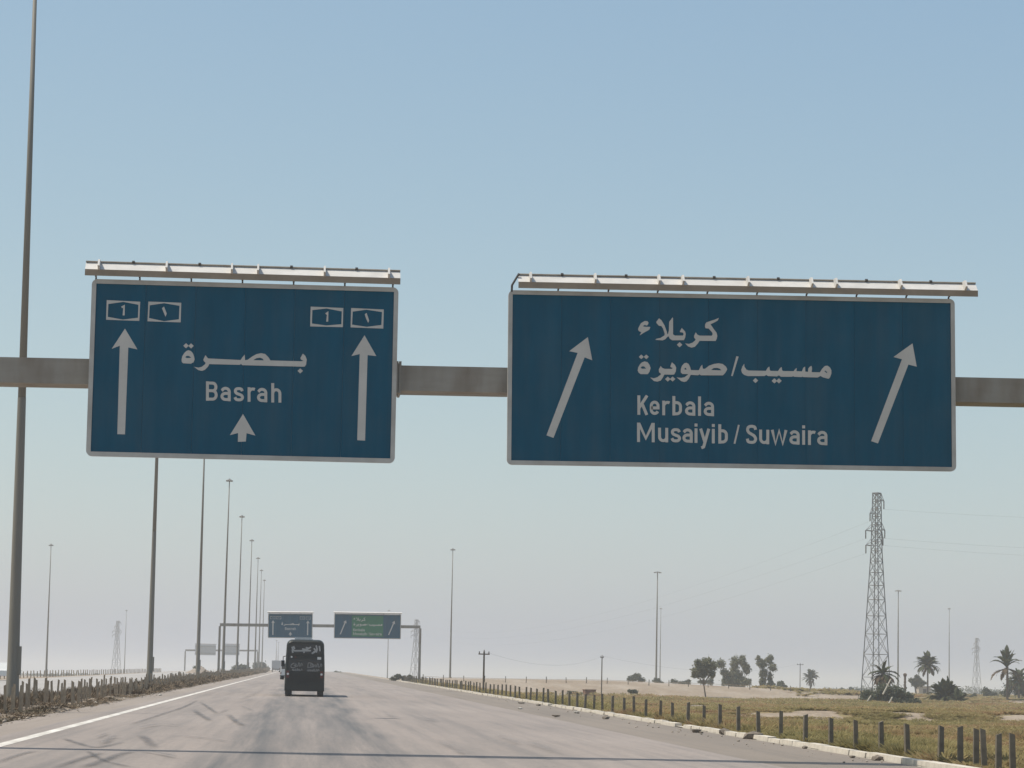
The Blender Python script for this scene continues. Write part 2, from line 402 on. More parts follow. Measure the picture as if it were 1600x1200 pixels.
def cover(x, y):
    c = sstep(14.2, 15.4, x)*(1-sstep(330, 415, y))*1.0
    # pale sandy track crossing the field, bare patches
    trk = np.exp(-((y+5*vnoise(x, y*0+5, 13)-174)/4.2)**2)*sstep(27, 31, x)*1.6
    trk = np.maximum(trk, np.exp(-((y-150)/14)**2)*np.exp(-((x-33.5)/3.5)**2)*1.1)
    trk = trk*np.clip(.48+5*vnoise(x*1.0, y*0.35, 1.9)+1.5*vnoise(x, y, 17)+.5*sstep(172, 177, y), 0, 1)
    trk2 = np.exp(-((y-(235+0.25*(x-50)))/6)**2)*sstep(50, 56, x)*0.5
    bare = sstep(0.20, 0.34, vnoise(x, y, 31))*0.75
    far = sstep(520, 620, y)*sstep(70, 110, x)*0.55
    return np.clip(c-1.3*trk-trk2-bare*c+0.18*c+far, 0, 1)
cv = cover(GX, GY).ravel().astype(np.float32)
a = ground.data.attributes.new('cover', 'FLOAT', 'POINT'); a.data.foreach_set('value', cv)
ground.data.polygons.foreach_set('use_smooth', [True]*len(ground.data.polygons))

def ribbon(name, x0, x1, y0, y1, dz, m, step=25, kind='structure'):
    yy = np.arange(y0, y1+0.1, step); V = []; Q = []
    for i, y in enumerate(yy):
        z = float(R(y))+dz
        V += [(x0, y, z), (x1, y, z)]
        if i: Q.append((2*i-2, 2*i-1, 2*i+1, 2*i))
    o = np_mesh(name, V, Q, m); tag(o, kind=kind); return o
ribbon('road', -7.75, 10.4, -60, 1300, 0.0, M_road)
ribbon('hard_shoulder', 10.4, 13.86, -60, 1300, -0.006, M_should)
ribbon('sandy_shoulder', -9.3, -7.75, -60, 1300, -0.012, M_sandy)
ribbon('opposite_carriageway', -29.0, -15.4, -60, 1300, -0.02, M_opp)
ribbon('edge_line', -7.06, -6.74, -60, 1300, 0.006, M_line)

# skid marks: dark rubber laid on the road by earlier traffic
def on_road(px, py):
    r = ray(px, py); k = (-1.66-0.0051*62)/(r.z-0.0051*r.y); return r*k
def smooth_path(pts, n=8):
    out = []
    Pn = [pts[0]]+pts+[pts[-1]]
    for i in range(1, len(Pn)-2):
        p0, p1, p2, p3 = Pn[i-1:i+3]
        for j in range(n):
            t = j/n
            out.append(0.5*((2*p1)+(p2-p0)*t+(2*p0-5*p1+4*p2-p3)*t*t+(3*p1-p0-3*p2+p3)*t**3))
    out.append(pts[-1]); return out
def zz_(pts, ox): return [(ox+a/4, 1080+b/4) for a, b in pts]
SK = [zz_(p, 0) for p in ([(390,295),(480,325),(570,350),(640,350),(770,318)], [(540,372),(600,410),(660,440),(760,465),(850,482)], [(330,490),(480,435),(560,410),(640,385)],
      [(500,485),(640,440),(740,400),(830,380)], [(-40,460),(120,400),(235,375)], [(800,215),(1000,150),(1150,100),(1240,55)], [(880,280),(920,310),(970,360)],
      [(1060,280),(1250,295),(1460,325)], [(1250,70),(1310,110),(1360,145)], [(1210,120),(1260,155),(1320,190)], [(1360,140),(1440,115)], [(1420,145),(1470,190),(1520,220)],
      [(1500,95),(1590,130)], [(600,300),(680,265)], [(850,375),(1000,400),(1110,425)], [(620,350),(700,300),(740,290)], [(860,240),(1000,215),(1130,225)])]
SK += [zz_(p, 300) for p in ([(300,60),(370,30),(440,0)], [(340,70),(390,50)], [(1200,150),(1290,175),(1440,180)],)]
SK += [zz_(p, 650) for p in ([(150,320),(240,370),(330,415)], [(0,180),(60,180),(130,195)], [(480,275),(600,320),(640,340)], [(700,330),(800,365),(900,400)])]
SK += [[(405,1111.2),(470,1112.4),(545,1113.8)]]
SK = [(p, random.choice((.09, .12, .15)) if k < 17 else .16) for k, p in enumerate(SK)]
V = []; Q = []; E = []
for k, (pp, w) in enumerate(SK):
    pts = smooth_path([on_road(*p) for p in pp])
    k0 = len(V); dz = Vector((0, 0, 0.012+0.003*k))
    for i, p in enumerate(pts):
        t = (pts[min(i+1, len(pts)-1)]-pts[max(i-1, 0)]).normalized(); nrm = Vector((t.y, -t.x, 0))
        fade = min(1, i/4, (len(pts)-1-i)/4)
        for j, (o_, e_) in enumerate(((-1.7, 0), (-.35, 1), (.35, 1), (1.7, 0))):
            V.append(p+nrm*(o_*w*0.7)+dz); E.append(e_*fade*(1 if k < 17 else .5))
        if i:
            for j in range(3):
                b0 = k0+4*(i-1)+j; Q.append((b0, b0+1, b0+5, b0+4))
sk = np_mesh('tyre_marks', [tuple(p) for p in V], Q, M_skid); tag(sk, kind='structure')
a = sk.data.attributes.new('edge', 'FLOAT', 'POINT'); a.data.foreach_set('value', np.array(E, np.float32))

# kerb of separate stones along the right-hand edge
KX0, KX1 = 13.90, 14.18
kb = ribbon('kerb', KX0+0.02, KX1-0.02, -60, 1300, 0.02, M_kerb)
kp = MB().box(0, KX1-KX0, 0, 1.985, -0.1, 0.125)
kp.v = [(x+(0.03 if (z > 0.1 and x < .1) else 0), y, z) for x, y, z in kp.v]
kst = kp.mesh('kerb_stone'); kst.materials.append(M_kerb)
yk = 50.0; nk = 0
while nk < 180:
    if random.random() > 0.045 or nk > 60:
        o = bpy.data.objects.new('kerb_stone', kst); COL.objects.link(o); o.parent = kb
        o.location = (KX0+random.uniform(-.03, .03), yk, road_z(yk)+random.uniform(-.02, .015))
        o.rotation_euler = (0.0051, random.uniform(-.04, .04), random.uniform(-.012, .012))
    yk += 2.0; nk += 1

# ------------------------------------------------------------------ 2D lettering
def arc(cx, cy, rx, ry, a0, a1, n=10):
    return [(cx+rx*math.cos(math.radians(a0+(a1-a0)*i/n)), cy+ry*math.sin(math.radians(a0+(a1-a0)*i/n))) for i in range(n+1)]
def spl(pts, n=5):
    return [tuple(p) for p in smooth_path([Vector(p) for p in pts], n)]
S_ = 0.150
GL = {
 'B': [[(.085, 1), (.085, 0)], [(.085, .915), (.34, .915)]+arc(.36, .7175, .165, .1975, 90, -90)+[(.085, .52)], [(.085, .52), (.34, .52)]+arc(.355, .3025, .185, .2175, 90, -90)+[(.085, .085)]],
 'a': [[(.075, .54)]+arc(.275, .49, .19, .175, 155, 0)+[(.465, 0)], [(.465, .40), (.29, .40)]+arc(.27, .2425, .185, .1575, 90, 270)+[(.465, .085)]],
 'e': [[(.085, .37), (.435, .37), (.435, .47)]+arc(.26, .48, .175, .185, 0, 180)+[(.085, .27)]+arc(.26, .27, .175, .185, 180, 335)],
 's': [spl([(.455, .54), (.40, .64), (.275, .665), (.14, .635), (.095, .53), (.15, .43), (.275, .375), (.41, .32), (.465, .21), (.40, .11), (.275, .085), (.14, .11), (.07, .215)])],
 'r': [[(.085, .75), (.085, 0)], [(.085, .46)]+arc(.29, .46, .205, .205, 180, 62)],
 'h': [[(.085, 1), (.085, 0)], [(.085, .40)]+arc(.27, .46, .185, .205, 180, 0)+[(.455, 0)]],
 'b': [[(.085, 1), (.085, 0)], [(.085, .665), (.20, .665)]+arc(.225, .465, .2, .2, 90, 0)+arc(.225, .285, .2, .2, 0, -90)+[(.085, .085)]],
 'l': [[(.085, 1), (.085, 0)]],
 'i': [[(.085, .75), (.085, 0)], [(.085, 1.0), (.085, .845)]],
 'u': [[(.085, .75), (.085, .28)]+arc(.27, .28, .185, .195, 180, 360)+[(.455, .35)], [(.455, .75), (.455, 0)]],
 'y': [[(.065, .75), (.29, .02)], [(.485, .75), (.22, -.19), (.10, -.245)]],
 'M': [[(.085, 1), (.085, 0)], [(.845, 1), (.845, 0)], [(.10, .97), (.465, .20), (.83, .97)]],
 'K': [[(.085, 1), (.085, 0)], [(.51, 1), (.10, .36)], [(.26, .56), (.495, 0)]],
 'S': [spl([(.505, .74), (.45, .88), (.29, .915), (.14, .87), (.09, .73), (.15, .60), (.29, .51), (.44, .41), (.505, .26), (.44, .12), (.29, .085), (.13, .12), (.075, .27)])],
 'w': [[(.065, .75), (.235, .03), (.42, .72), (.605, .03), (.775, .75)]],
 '/': [[(.04, 0), (.27, 1)]],
}
def strip_quads(pts, w):                 # list of 2-D points -> polygons of a mitred ribbon
    pts = [Vector(p) for p in pts]
    pts = [p for i, p in enumerate(pts) if i == 0 or (p-pts[i-1]).length > 1e-5]
    L = []; Rr = []
    for i, p in enumerate(pts):
        a = (p-pts[i-1]).normalized() if i else (pts[1]-p).normalized()
        b = (pts[i+1]-p).normalized() if i < len(pts)-1 else a
        n1 = Vector((-a.y, a.x)); n2 = Vector((-b.y, b.x)); m = n1+n2
        m = n1 if m.length < 1e-4 else m.normalized(); k = min(1.6, 1/max(.3, m.dot(n1)))
        L.append(p+m*(w/2*k)); Rr.append(p-m*(w/2*k))
    return [[L[i], L[i+1], Rr[i+1], Rr[i]] for i in range(len(pts)-1)]
# content = list of (part name, material key, label, list of layers); a layer = list of loops (first outer, others holes) in photo px
def word(text, lefts, base0, base1, cap):
    out = []; n = len(text)
    for i, (ch, x) in enumerate(zip(text, lefts)):
        by = base0+(base1-base0)*(i/max(1, n-1))
        for st in GL[ch]:
            q = strip_quads(st, 0.095 if ch == '/' else S_)
            out.append([[[(x+p[0]*cap, by-p[1]*cap+0.02*p[0]*cap) for p in poly]] for poly in q])
    return out                            # list of strokes, stroke = list of loops-sets
def z(pts, sc, ox, oy): return [(ox+a/sc, oy+b/sc) for a, b in pts]
def dia(cx, cy, r): return [(cx, cy-r), (cx+r*1.08, cy), (cx, cy+r), (cx-r*1.08, cy)]
def polys(lst, sc, ox, oy): return [[[z(l, sc, ox, oy) for l in loops]] for loops in lst]

AR1 = polys([
 [[(178,127),(205,135),(228,160),(245,205),(248,235),(235,265),(205,280),(120,275),(103,262),(100,235),(108,195),(130,160),(155,135)], [(140,205),(160,190),(185,192),(210,212),(185,215),(160,216)]],
 [dia(151,76,29)], [dia(208,78,29)],
 [[(372,183),(388,205),(402,220),(770,238),(800,195),(818,177),(822,240),(850,236),(900,200),(950,172),(1005,160),(1050,170),(1085,205),(1110,243),(1455,252),(1485,248),(1455,232),(1450,215),(1478,165),(1505,190),(1522,230),(1515,290),(1500,312),(1480,314),(790,297),(776,282),(760,293),(415,285),(400,315),(365,350),(330,362),(290,352),(240,315),(290,325),(330,315),(365,288),(375,272),(352,248),(348,232)], [(915,240),(950,218),(990,212),(1020,222),(1035,242)]],
 [dia(1448,362,29)]], 7.273, 270, 530)
AR2 = polys([
 [[(165,255),(200,190),(255,158),(295,160),(312,185),(300,215),(285,225),(255,215),(225,235),(260,243),(338,245),(325,285),(235,335),(180,370),(205,325),(170,305),(157,285)]],
 [[(465,118),(500,145),(545,220),(582,320),(585,350),(600,345),(615,380),(590,390),(560,425),(520,443),(410,435),(430,420),(490,405),(545,370),(550,345),(525,270),(500,232),(465,228),(430,190),(425,172)]],
 [[(665,105),(672,120),(672,355),(700,372),(815,372),(828,350),(815,328),(775,322),(772,310),(800,260),(850,315),(858,350),(850,400),(832,440),(660,442),(625,420),(608,385),(600,340),(610,300),(615,170)]],
 [dia(768,507,38)],
 [[(1345,112),(1330,150),(1290,175),(1222,206),(1265,270),(1310,330),(1322,375),(1315,415),(1298,452),(1060,450),(1035,490),(990,540),(940,550),(890,530),(850,488),(905,495),(960,475),(1000,440),(1003,430),(980,400),(982,375),(1005,325),(1030,360),(1060,373),(1240,375),(1255,350),(1245,325),(1195,270),(1150,265),(1140,240),(1145,205),(1160,180),(1230,155),(1280,140)]]], 9.412, 980, 485)
AR3 = polys([
 [[(255,752),(295,762),(325,800),(342,850),(325,905),(300,940),(195,938),(165,915),(152,885),(160,840),(185,795),(215,765)], [(195,845),(215,825),(245,825),(278,858),(215,860)]],
 [dia(205,685,34)], [dia(278,685,34)],
 [[(490,820),(515,850),(550,862),(650,862),(668,848),(650,842),(632,835),(635,815),(655,765),(700,805),(718,845),(712,900),(688,945),(650,948),(545,945),(525,985),(490,1035),(440,1050),(390,1040),(335,988),(390,1000),(440,985),(488,948),(495,935),(465,910),(462,870)]],
 [dia(594,1012,37)], [dia(665,1012,37)],
 [[(868,772),(900,790),(920,830),(935,880),(1050,882),(1075,830),(1100,800),(1108,860),(1140,862),(1200,815),(1270,790),(1340,780),(1400,790),(1450,830),(1468,868),(1440,920),(1405,958),(1080,957),(1060,942),(1040,957),(930,950),(905,1005),(870,1045),(835,1055),(790,1042),(725,988),(790,995),(840,985),(885,952),(890,940),(810,938),(785,915),(785,870),(800,820),(835,780)], [(835,862),(852,845),(875,868),(850,875)], [(1230,878),(1270,850),(1320,848),(1360,860),(1380,885)]]], 9.412, 980, 485)
AR4 = polys([
 [[(290,210),(292,250),(320,290),(350,303),(590,308),(615,265),(638,248),(645,300),(660,308),(760,310),(785,270),(810,255),(815,300),(830,310),(975,312),(1000,280),(1018,268),(1015,312),(1090,315),(1110,265),(1135,248),(1138,318),(1175,322),(1180,275),(1200,250),(1222,238),(1232,270),(1225,325),(1340,328),(1370,280),(1410,240),(1445,235),(1480,260),(1500,300),(1500,345),(1480,400),(1460,418),(1380,397),(1350,378),(1310,400),(1110,395),(1100,388),(1085,395),(985,390),(970,382),(950,390),(800,390),(770,370),(745,385),(620,380),(595,364),(570,380),(340,380),(290,365),(258,335),(248,295),(265,245)], [(1400,310),(1420,305),(1445,330),(1430,338)]],
 [dia(446,442,35)], [dia(708,447,36)], [dia(771,447,36)],
 [[(180,105),(212,110),(130,382),(107,378)]]], 8.889, 1130, 545)
def arrow(pts): return [[[pts]]]
def shield(outer, inner): return [[[outer, inner]]]
def letters(text, lefts, base0, base1, cap):
    n = len(text); return [('letter', 'white', None, word(ch, [x], base0+(base1-base0)*i/(n-1), 0, cap)) for i, (ch, x) in enumerate(zip(text, lefts))]
LEFT = [
 ('arrow', 'white', None, arrow([(195.4,513.7),(214.9,546.2),(200.6,543),(195.4,678.8),(183.4,678.5),(187.3,540.4),(174.6,545.3)])),
 ('arrow', 'white', None, arrow([(569.5,524.1),(588,556.6),(574.3,555),(570.4,688.6),(558.1,687.9),(562,553.4),(549,556.6)])),
 ('arrow', 'white', 'short white arrow under the place name', arrow([(379.75,647),(399,680.75),(385.25,677),(384.25,690),(371.75,690.5),(372,676.75),(359.25,680)])),
 ('route_shield', 'white', None, shield([(166.9,469.1),(219.2,471.7),(217.7,501.6),(165.9,499.8)], [(169.4,475.2),(192.7,471.9),(216.4,476.4),(215.6,496.7),(192.2,499.6),(168.5,495.3)])),
 ('route_shield', 'white', None, shield([(232,471.4),(283.3,473.3),(282.4,503.9),(230.6,502.2)], [(234,477.3),(256.4,473.9),(280.6,478),(279.6,499.1),(256.4,502.1),(233,497.2)])),
 ('route_shield', 'white', None, shield([(485.4,479.3),(536.4,481.5),(535.7,511.4),(484.6,510.2)], [(488.0,484.7),(510.4,482.2),(534,486.8),(533.4,506.8),(509.8,508.8),(487.4,505.7)])),
 ('route_shield', 'white', None, shield([(548.6,481.5),(599.6,483.8),(598.8,513.6),(547.8,511.7)], [(551,487.1),(572.5,484.1),(596.8,487.8),(595.9,508),(573.1,510.9),(550.1,507.5)])),
 ('numeral', 'white', None, [[[p] for p in strip_quads([(190.2,480.6),(193.9,478.4),(193.3,493)], 3.1)]]),
 ('numeral', 'white', None, [[[p] for p in strip_quads([(509.2,491),(512.0,488.6),(511.2,502.8)], 3.1)]]),
 ('numeral', 'white', None, [[[z([(1100,285),(1135,258),(1180,375),(1160,428),(1128,355)], 10.667, 150, 455)]]]),
 ('numeral', 'white', None, [[[z([(940,247),(967,226),(1005,340),(990,374),(962,315)], 9.412, 470, 465)]]]),
 ('lettering', 'white', 'white Arabic place name in bold calligraphic script', AR1),
 *letters('Basrah', [321.6,344.2,364.9,386.6,401.3,423.6], 626.2, 629.0, 30.2),
]
RIGHT = [
 ('arrow', 'white', None, arrow([(918.3,526.9),(925.2,563.2),(913.4,558.5),(864.7,684.4),(853.7,680.3),(902.4,551.6),(889.2,548.9)])),
 ('arrow', 'white', None, arrow([(1425.4,536.8),(1432,573.1),(1419,569.8),(1371.5,693),(1360.8,689.4),(1408.9,561.6),(1395.7,558)])),
 ('lettering', 'white', 'upper white Arabic place name', AR2),
 ('lettering', 'white', 'white Arabic place name left of the slash', AR3),
 ('lettering', 'white', 'white Arabic place name right of the slash', AR4[:-1]),
 *letters('Kerbala', [995.4,1014.8,1034.2,1050.1,1069.8,1090.2,1099], 648.2, 650.2, 30.3),
 *letters('Musaiyib', [994.9,1027.8,1047.5,1065.8,1084.7,1092.6,1111.7,1121.8], 690.7, 693.2, 30.2),
 ('slash', 'white', None, word('/', [1146.2], 693.4, 693.4, 29.5)),
 ('slash', 'white', None, AR4[-1:]),
 *letters('Suwaira', [1165.1,1185.6,1204.4,1232.8,1252.8,1261.9,1276.2], 693.7, 695.6, 30.2),
]
D1, D2 = 61.0, 406.0
def fit_frame(corners, d):                # TL, TR, BR, BL in photo px on the plane y = d
    c = [P(*p, d) for p in corners]
    ctr = (c[0]+c[1]+c[2]+c[3])/4
    u = ((c[1]-c[0])+(c[2]-c[3])); u.y = 0; W = u.length/2; u.normalize()
    w = Vector((-u.z, 0, u.x)); H = (((c[0]-c[3])+(c[1]-c[2]))/2).dot(w)
    n = Vector((0, 1, 0))
    M = Matrix((u, n, w)).transposed().to_4x4(); M.translation = ctr
    return M, W, H
NEARL = [(144.2,435.6),(622.4,450.2),(617.0,723.2),(134.2,713.0)]
NEARR = [(794.3,454.0),(1492.0,467.3),(1492.5,737.0),(792.0,725.5)]
ML, WL, HL = fit_frame(NEARL, D1); MR, WR, HR = fit_frame(NEARR, D1)
def layered(strokes, to_local, y0, name, m, parent):
    V = []; Fs = []
    for k, st in enumerate(strokes):
        y = y0-0.0015*k
        for loops in st:
            ll = [[Vector((*to_local(p), 0)) for p in lp] for lp in loops]
            flat = [q for lp in ll for q in lp]; b = len(V)
            V += [(q.x, y, q.y) for q in flat]
            for t in tessellate_polygon(ll): Fs.append(tuple(b+i for i in t))
    mb = MB(); mb.v = V; mb.f = Fs
    me = mb.mesh(name)
    # face the viewer (-y)
    import bmesh
    bm = bmesh.new(); bm.from_mesh(me); bmesh.ops.recalc_face_normals(bm, faces=bm.faces)
    for f in bm.faces:
        f.normal_update()
        if f.normal.y > 0: f.normal_flip()
    bm.to_mesh(me); bm.free(); me.materials.append(m)
    o = bpy.data.objects.new(name, me); link(o, parent); return o
def make_sign(frame, W, H, label, content, near, npan, group, bw, border_m=None, green=None, blue=True):
    MN, WN, HN = near; inv = MN.inverted()
    root = empty('direction_sign', (0, 0, 0), label, 'road sign', group); root.matrix_world = frame
    def to_local(p):
        q = inv @ P(p[0], p[1], D1); return (q.x/WN*W, q.z/HN*H)
    # blue planks with open joints in front of a backing plate
    xl, xr, zb, zt = -W/2+bw, W/2-bw, -H/2+bw, H/2-bw
    pw = (xr-xl)/npan
    me = MB().box(0.002, pw-0.002, -0.02, 0.012, zb-0.01, zt+0.01).mesh('sign_panel'); me.materials.append(M_blue)
    for i in range(npan):
        o = bpy.data.objects.new('sign_panel', me); link(o, root); o.location = (xl+i*pw, random.uniform(-.002, .002), 0)
    MB().box(-W/2+0.05, W/2-0.05, 0.014, 0.03, -H/2+0.05, H/2-0.05).build('back_plate', M_backgrey, root)
    # border: rounded outside, square inside, with depth
    r = bw*1.25; outer = []
    for cx, cz, a0 in ((W/2-r, H/2-r, 0), (-W/2+r, H/2-r, 90), (-W/2+r, -H/2+r, 180), (W/2-r, -H/2+r, 270)):
        outer += [(cx+r*math.cos(math.radians(a0+15*i)), cz+r*math.sin(math.radians(a0+15*i))) for i in range(7)]
    n = len(outer); inner = []
    for i, (x, zz) in enumerate(outer):
        c = i//7; inner.append(((xr if c in (0, 3) else xl), (zt if c in (0, 1) else zb)))
    mb = MB()
    for y in (-0.045, 0.06):
        mb.v += [(x, y, zz) for x, zz in outer]+[(x, y, zz) for x, zz in inner]
    for i in range(n):
        j = (i+1) % n
        mb.f += [(i, j, n+j, n+i), (2*n+i, 3*n+i, 3*n+j, 2*n+j), (i, 2*n+i, 2*n+j, j), (n+i, n+j, 3*n+j, 3*n+i)]
    mb.build('border', border_m or M_border, root)
    for zz in (-H*0.28, H*0.28):
        MB().box(-W/2+0.1, W/2-0.1, 0.062, 0.16, zz-0.05, zz+0.05).build('back_rail', M_steel, root)
    if green:
        MB().box(green[0]*W, green[1]*W, -0.032, -0.0225, green[2]*H, green[3]*H).build('green_panel', M_green, root)
    y0 = -0.034 if green else -0.0245
    shields = []
    for name, mk, lab, strokes in content:
        o = layered(strokes, to_local, y0-random.uniform(0, .0012), name, M_white, root)
        if lab: o['label'] = lab
        if name == 'route_shield': shields.append(o)
        if name == 'numeral':          # numeral belongs to the shield it sits in
            c = sum((Vector(v.co) for v in o.data.vertices), Vector())/len(o.data.vertices)
            best = min(shields, key=lambda s: (sum((Vector(v.co) for v in s.data.vertices), Vector())/len(s.data.vertices)-c).length)
            o.parent = best
    return root, to_local
signL, tlL = make_sign(ML, WL, HL, 'large blue sign reading Basrah with two tall upright arrows, on the near gantry', LEFT, (ML, WL, HL), 6, 'blue motorway signs facing the camera', 7*D1/F)
signR, tlR = make_sign(MR, WR, HR, 'wide blue sign reading Kerbala and Musaiyib / Suwaira with slanted arrows, on the near gantry', RIGHT, (MR, WR, HR), 9, 'blue motorway signs facing the camera', 6.6*D1/F)

# lamp troughs above the two near signs
def trough(root, M, x0, x1, ylip0, ylip1, ribs, brackets, arm=None):
    inv = M.inverted(); yo = -0.16
    def loc(px, py): return inv @ P(px, py, D1+yo)
    a = loc(x0, ylip0); b = loc(x1, ylip1)        # bottom edge of the lip at both ends
    ang = math.atan2(b.z-a.z, b.x-a.x); L = (b-a).length; lip = 10*D1/F; up = 13.0*D1/F
    T = Matrix.Translation((a.x, yo, a.z)) @ Matrix.Rotation(-ang, 4, 'Y')
    def tb(mb, name, m, par): 
        mb.v = [tuple(T @ Vector(v)) for v in mb.v]; return mb.build(name, m, par)
    dep = 0.22
    t = tb(MB().box(0, L, -0.012, 0.0, 0, lip), 'light_trough', M_lip, root)
    tb(MB().add([(0, 0.0, lip), (L, 0.0, lip), (L, dep, lip+up), (0, dep, lip+up), (0, 0.012, lip-0.012), (L, 0.012, lip-0.012), (L, dep+.012, lip+up-.012), (0, dep+.012, lip+up-.012)],
                [(0, 1, 2, 3), (7, 6, 5, 4), (0, 4, 5, 1), (1, 5, 6, 2), (2, 6, 7, 3), (3, 7, 4, 0)]), 'trough_cover', M_trough, t)
    tb(MB().tube((0, dep-0.02, lip+up+0.016), (L, dep-0.02, lip+up+0.016), 0.02, n=8), 'top_rail', M_beam, t)
    for px in ribs:
        q = T.inverted() @ loc(px, (ylip0+ylip1)/2); x = q.x
        tb(MB().add([(x-.022, -0.016, lip-.01), (x-.022, dep, lip+up+.035), (x-.022, -.04, lip+up+.04), (x-.022, -0.17, lip+.07),
                     (x+.022, -0.016, lip-.01), (x+.022, dep, lip+up+.035), (x+.022, -.04, lip+up+.04), (x+.022, -0.17, lip+.07)],
                    [(0, 1, 2, 3), (7, 6, 5, 4), (0, 4, 5, 1), (1, 5, 6, 2), (2, 6, 7, 3), (3, 7, 4, 0)]), 'rib', M_trough, t)
    for p0, p1 in zip(ribs[:-1], ribs[1:]):
        if p1-p0 > 60:
            x = (T.inverted() @ loc((p0+p1)/2, ylip0)).x
            tb(MB().tube((x-.03, dep-.02, lip+up+.03), (x+.03, dep-.02, lip+up+.03), 0.034, n=8), 'rail_clamp', M_dark, t)
    for px in brackets:
        q = inv @ P(px, (ylip0+ylip1)/2, D1); x = q.x
        zl = (T @ Vector((x-a.x, 0, 0))).z
        zt = {id(signL): HL, id(signR): HR}[id(root)]/2
        MB().tube((x, 0.02, zt-0.06), (x, 0.0, zl-0.02), 0.022, n=6).tube((x, 0.0, zl-0.005), (x, yo+0.01, zl+0.02), 0.022, n=6).build('bracket', M_dark, t)
    if arm:
        pts = [inv @ P(*p, D1-0.03) for p in arm]
        MB().path(pts, 0.028, 6).build('bent_arm', M_dark, t)
    MB().box(0, 0.01, 0, 0.01, 0, 0.01)
trough(signL, ML, 132.5, 625.5, 430.2, 444.6, [154, 260, 362, 403, 507, 607.5], [150, 218.5, 299, 379, 459, 539, 614])
trough(signR, MR, 810, 1528, 450.0, 463.7, [829, 930, 1029.7, 1067, 1168.9, 1268, 1306.3, 1407, 1508], [872, 950.5, 1027.5, 1105, 1182.6, 1260, 1338, 1415.7, 1482],
       [(799.5,456), (800,446), (801,444), (811,427.5)])

# ------------------------------------------------------------------ gantries
def gantry(d, pl, pr, yl, yr, hpx, dep, label, gz0=None, flanges=()):
    a = P(pl, yl, d+.28); b = P(pr, yr, d+.28); s = d/F; h = hpx*s/2
    yc = d+0.28+dep/2
    root = empty('sign_gantry', (a.x, yc, road_z(d)), label, 'sign gantry', 'sign gantries over the motorway')
    o = root.location
    bm_ = MB(); sl = (b.z-a.z)/(b.x-a.x)
    e0, e1 = Vector((a.x, 0, a.z)), Vector((b.x, 0, b.z))
    vs = []
    for e in (e0, e1):
        for (yy, zz) in ((-dep/2, -h), (-dep/2, h), (dep/2, h), (dep/2, -h)): vs.append((e.x-o.x, yy, e.z+zz-o.z))
    bm_.add(vs, [(0, 1, 2, 3), (7, 6, 5, 4), (0, 4, 5, 1), (1, 5, 6, 2), (2, 6, 7, 3), (3, 7, 4, 0)])
    beam = bm_.build('beam', M_beam, root)
    for px in flanges:
        f = P(px, yl+(yr-yl)*(px-pl)/(pr-pl), d+.28); w = .035
        for dx in (-w, w):
            MB().box(f.x-o.x+dx-.028, f.x-o.x+dx+.028, -dep/2-.05, dep/2+.05, f.z-o.z-h-.06, f.z-o.z+h+.09).build('splice_flange', M_beam, beam)
    for e in (e0, e1):
        zb = float(ground_z(e.x, d))-0.1
        w0, w1 = h*.85, h*0.72
        pm = MB(); zt = e.z-h-0.003
        pm.add([(e.x-o.x+sx*w0, sy*w0*1.1, zb-o.z) for sx, sy in ((-1,-1),(1,-1),(1,1),(-1,1))]+[(e.x-o.x+sx*w1, sy*dep/2*.96, zt-o.z) for sx, sy in ((-1,-1),(1,-1),(1,1),(-1,1))],
               [(0,3,2,1),(4,5,6,7),(0,1,5,4),(1,2,6,5),(2,3,7,6),(3,0,4,7)])
        p = pm.build('post', M_beam, root)
        MB().box(e.x-o.x-w0*1.7, e.x-o.x+w0*1.7, -w0*1.9, w0*1.9, zb-o.z-.1, zb-o.z+.22).build('base_plinth', M_kerb, p)
    return root
bl = 0.0218
g1 = gantry(D1, -385, 1735, 579.5-bl*453, 611+bl*135-0.5, 40, 0.95, 'near sign gantry whose grey beam crosses the whole photo behind the big blue signs', flanges=(622.5, 1130))
g2 = gantry(D2, 343.5, 657, 976.0, 979.5, 4.5, 0.95, 'complete sign gantry further down the road with both posts standing in view')
FL = [(419.2,958.3),(489,958.8),(488,997.2),(418.3,996.7)]; FR = [(522.5,958.6),(627,960.2),(626,998.6),(521.5,997.3)]
MFL, WFL, HFL = fit_frame(FL, D2); MFR, WFR, HFR = fit_frame(FR, D2)
sFL, _ = make_sign(MFL, WFL, HFL, 'small distant blue sign with two upright arrows, above the dark coach', LEFT, (ML, WL, HL), 6, 'blue motorway signs facing the camera', 0.11)
sFR, _ = make_sign(MFR, WFR, HFR, 'distant blue sign with a green middle panel and slanted arrows', RIGHT, (MR, WR, HR), 9, 'blue motorway signs facing the camera', 0.11, green=(-.235, .235, -.42, .43))
for rt, W, H in ((sFL, WFL, HFL), (sFR, WFR, HFR)):
    t = MB().box(-W/2-.1, W/2+.1, -.62, -.6, H/2+.06, H/2+.16).box(-W/2-.1, W/2+.1, -.599, -.2, H/2+.05, H/2+.06).build('light_trough', M_lip, rt)
    MB().add([(-W/2-.1, -.61, H/2+.162), (W/2+.1, -.61, H/2+.162), (W/2+.1, -.36, H/2+.32), (-W/2-.1, -.36, H/2+.32), (-W/2-.1, -.60, H/2+.15), (W/2+.1, -.60, H/2+.15), (W/2+.1, -.35, H/2+.30), (-W/2-.1, -.35, H/2+.30)],
             [(0, 1, 2, 3), (7, 6, 5, 4), (0, 4, 5, 1), (1, 5, 6, 2), (2, 6, 7, 3), (3, 7, 4, 0)]).build('trough_cover', M_trough, t)
    for i in range(5):
        x = -W/2+.2+i*(W-.4)/4; MB().tube((x, 0, H/2-.05), (x, -.4, H/2+.06), .03).build('bracket', M_dark, t)
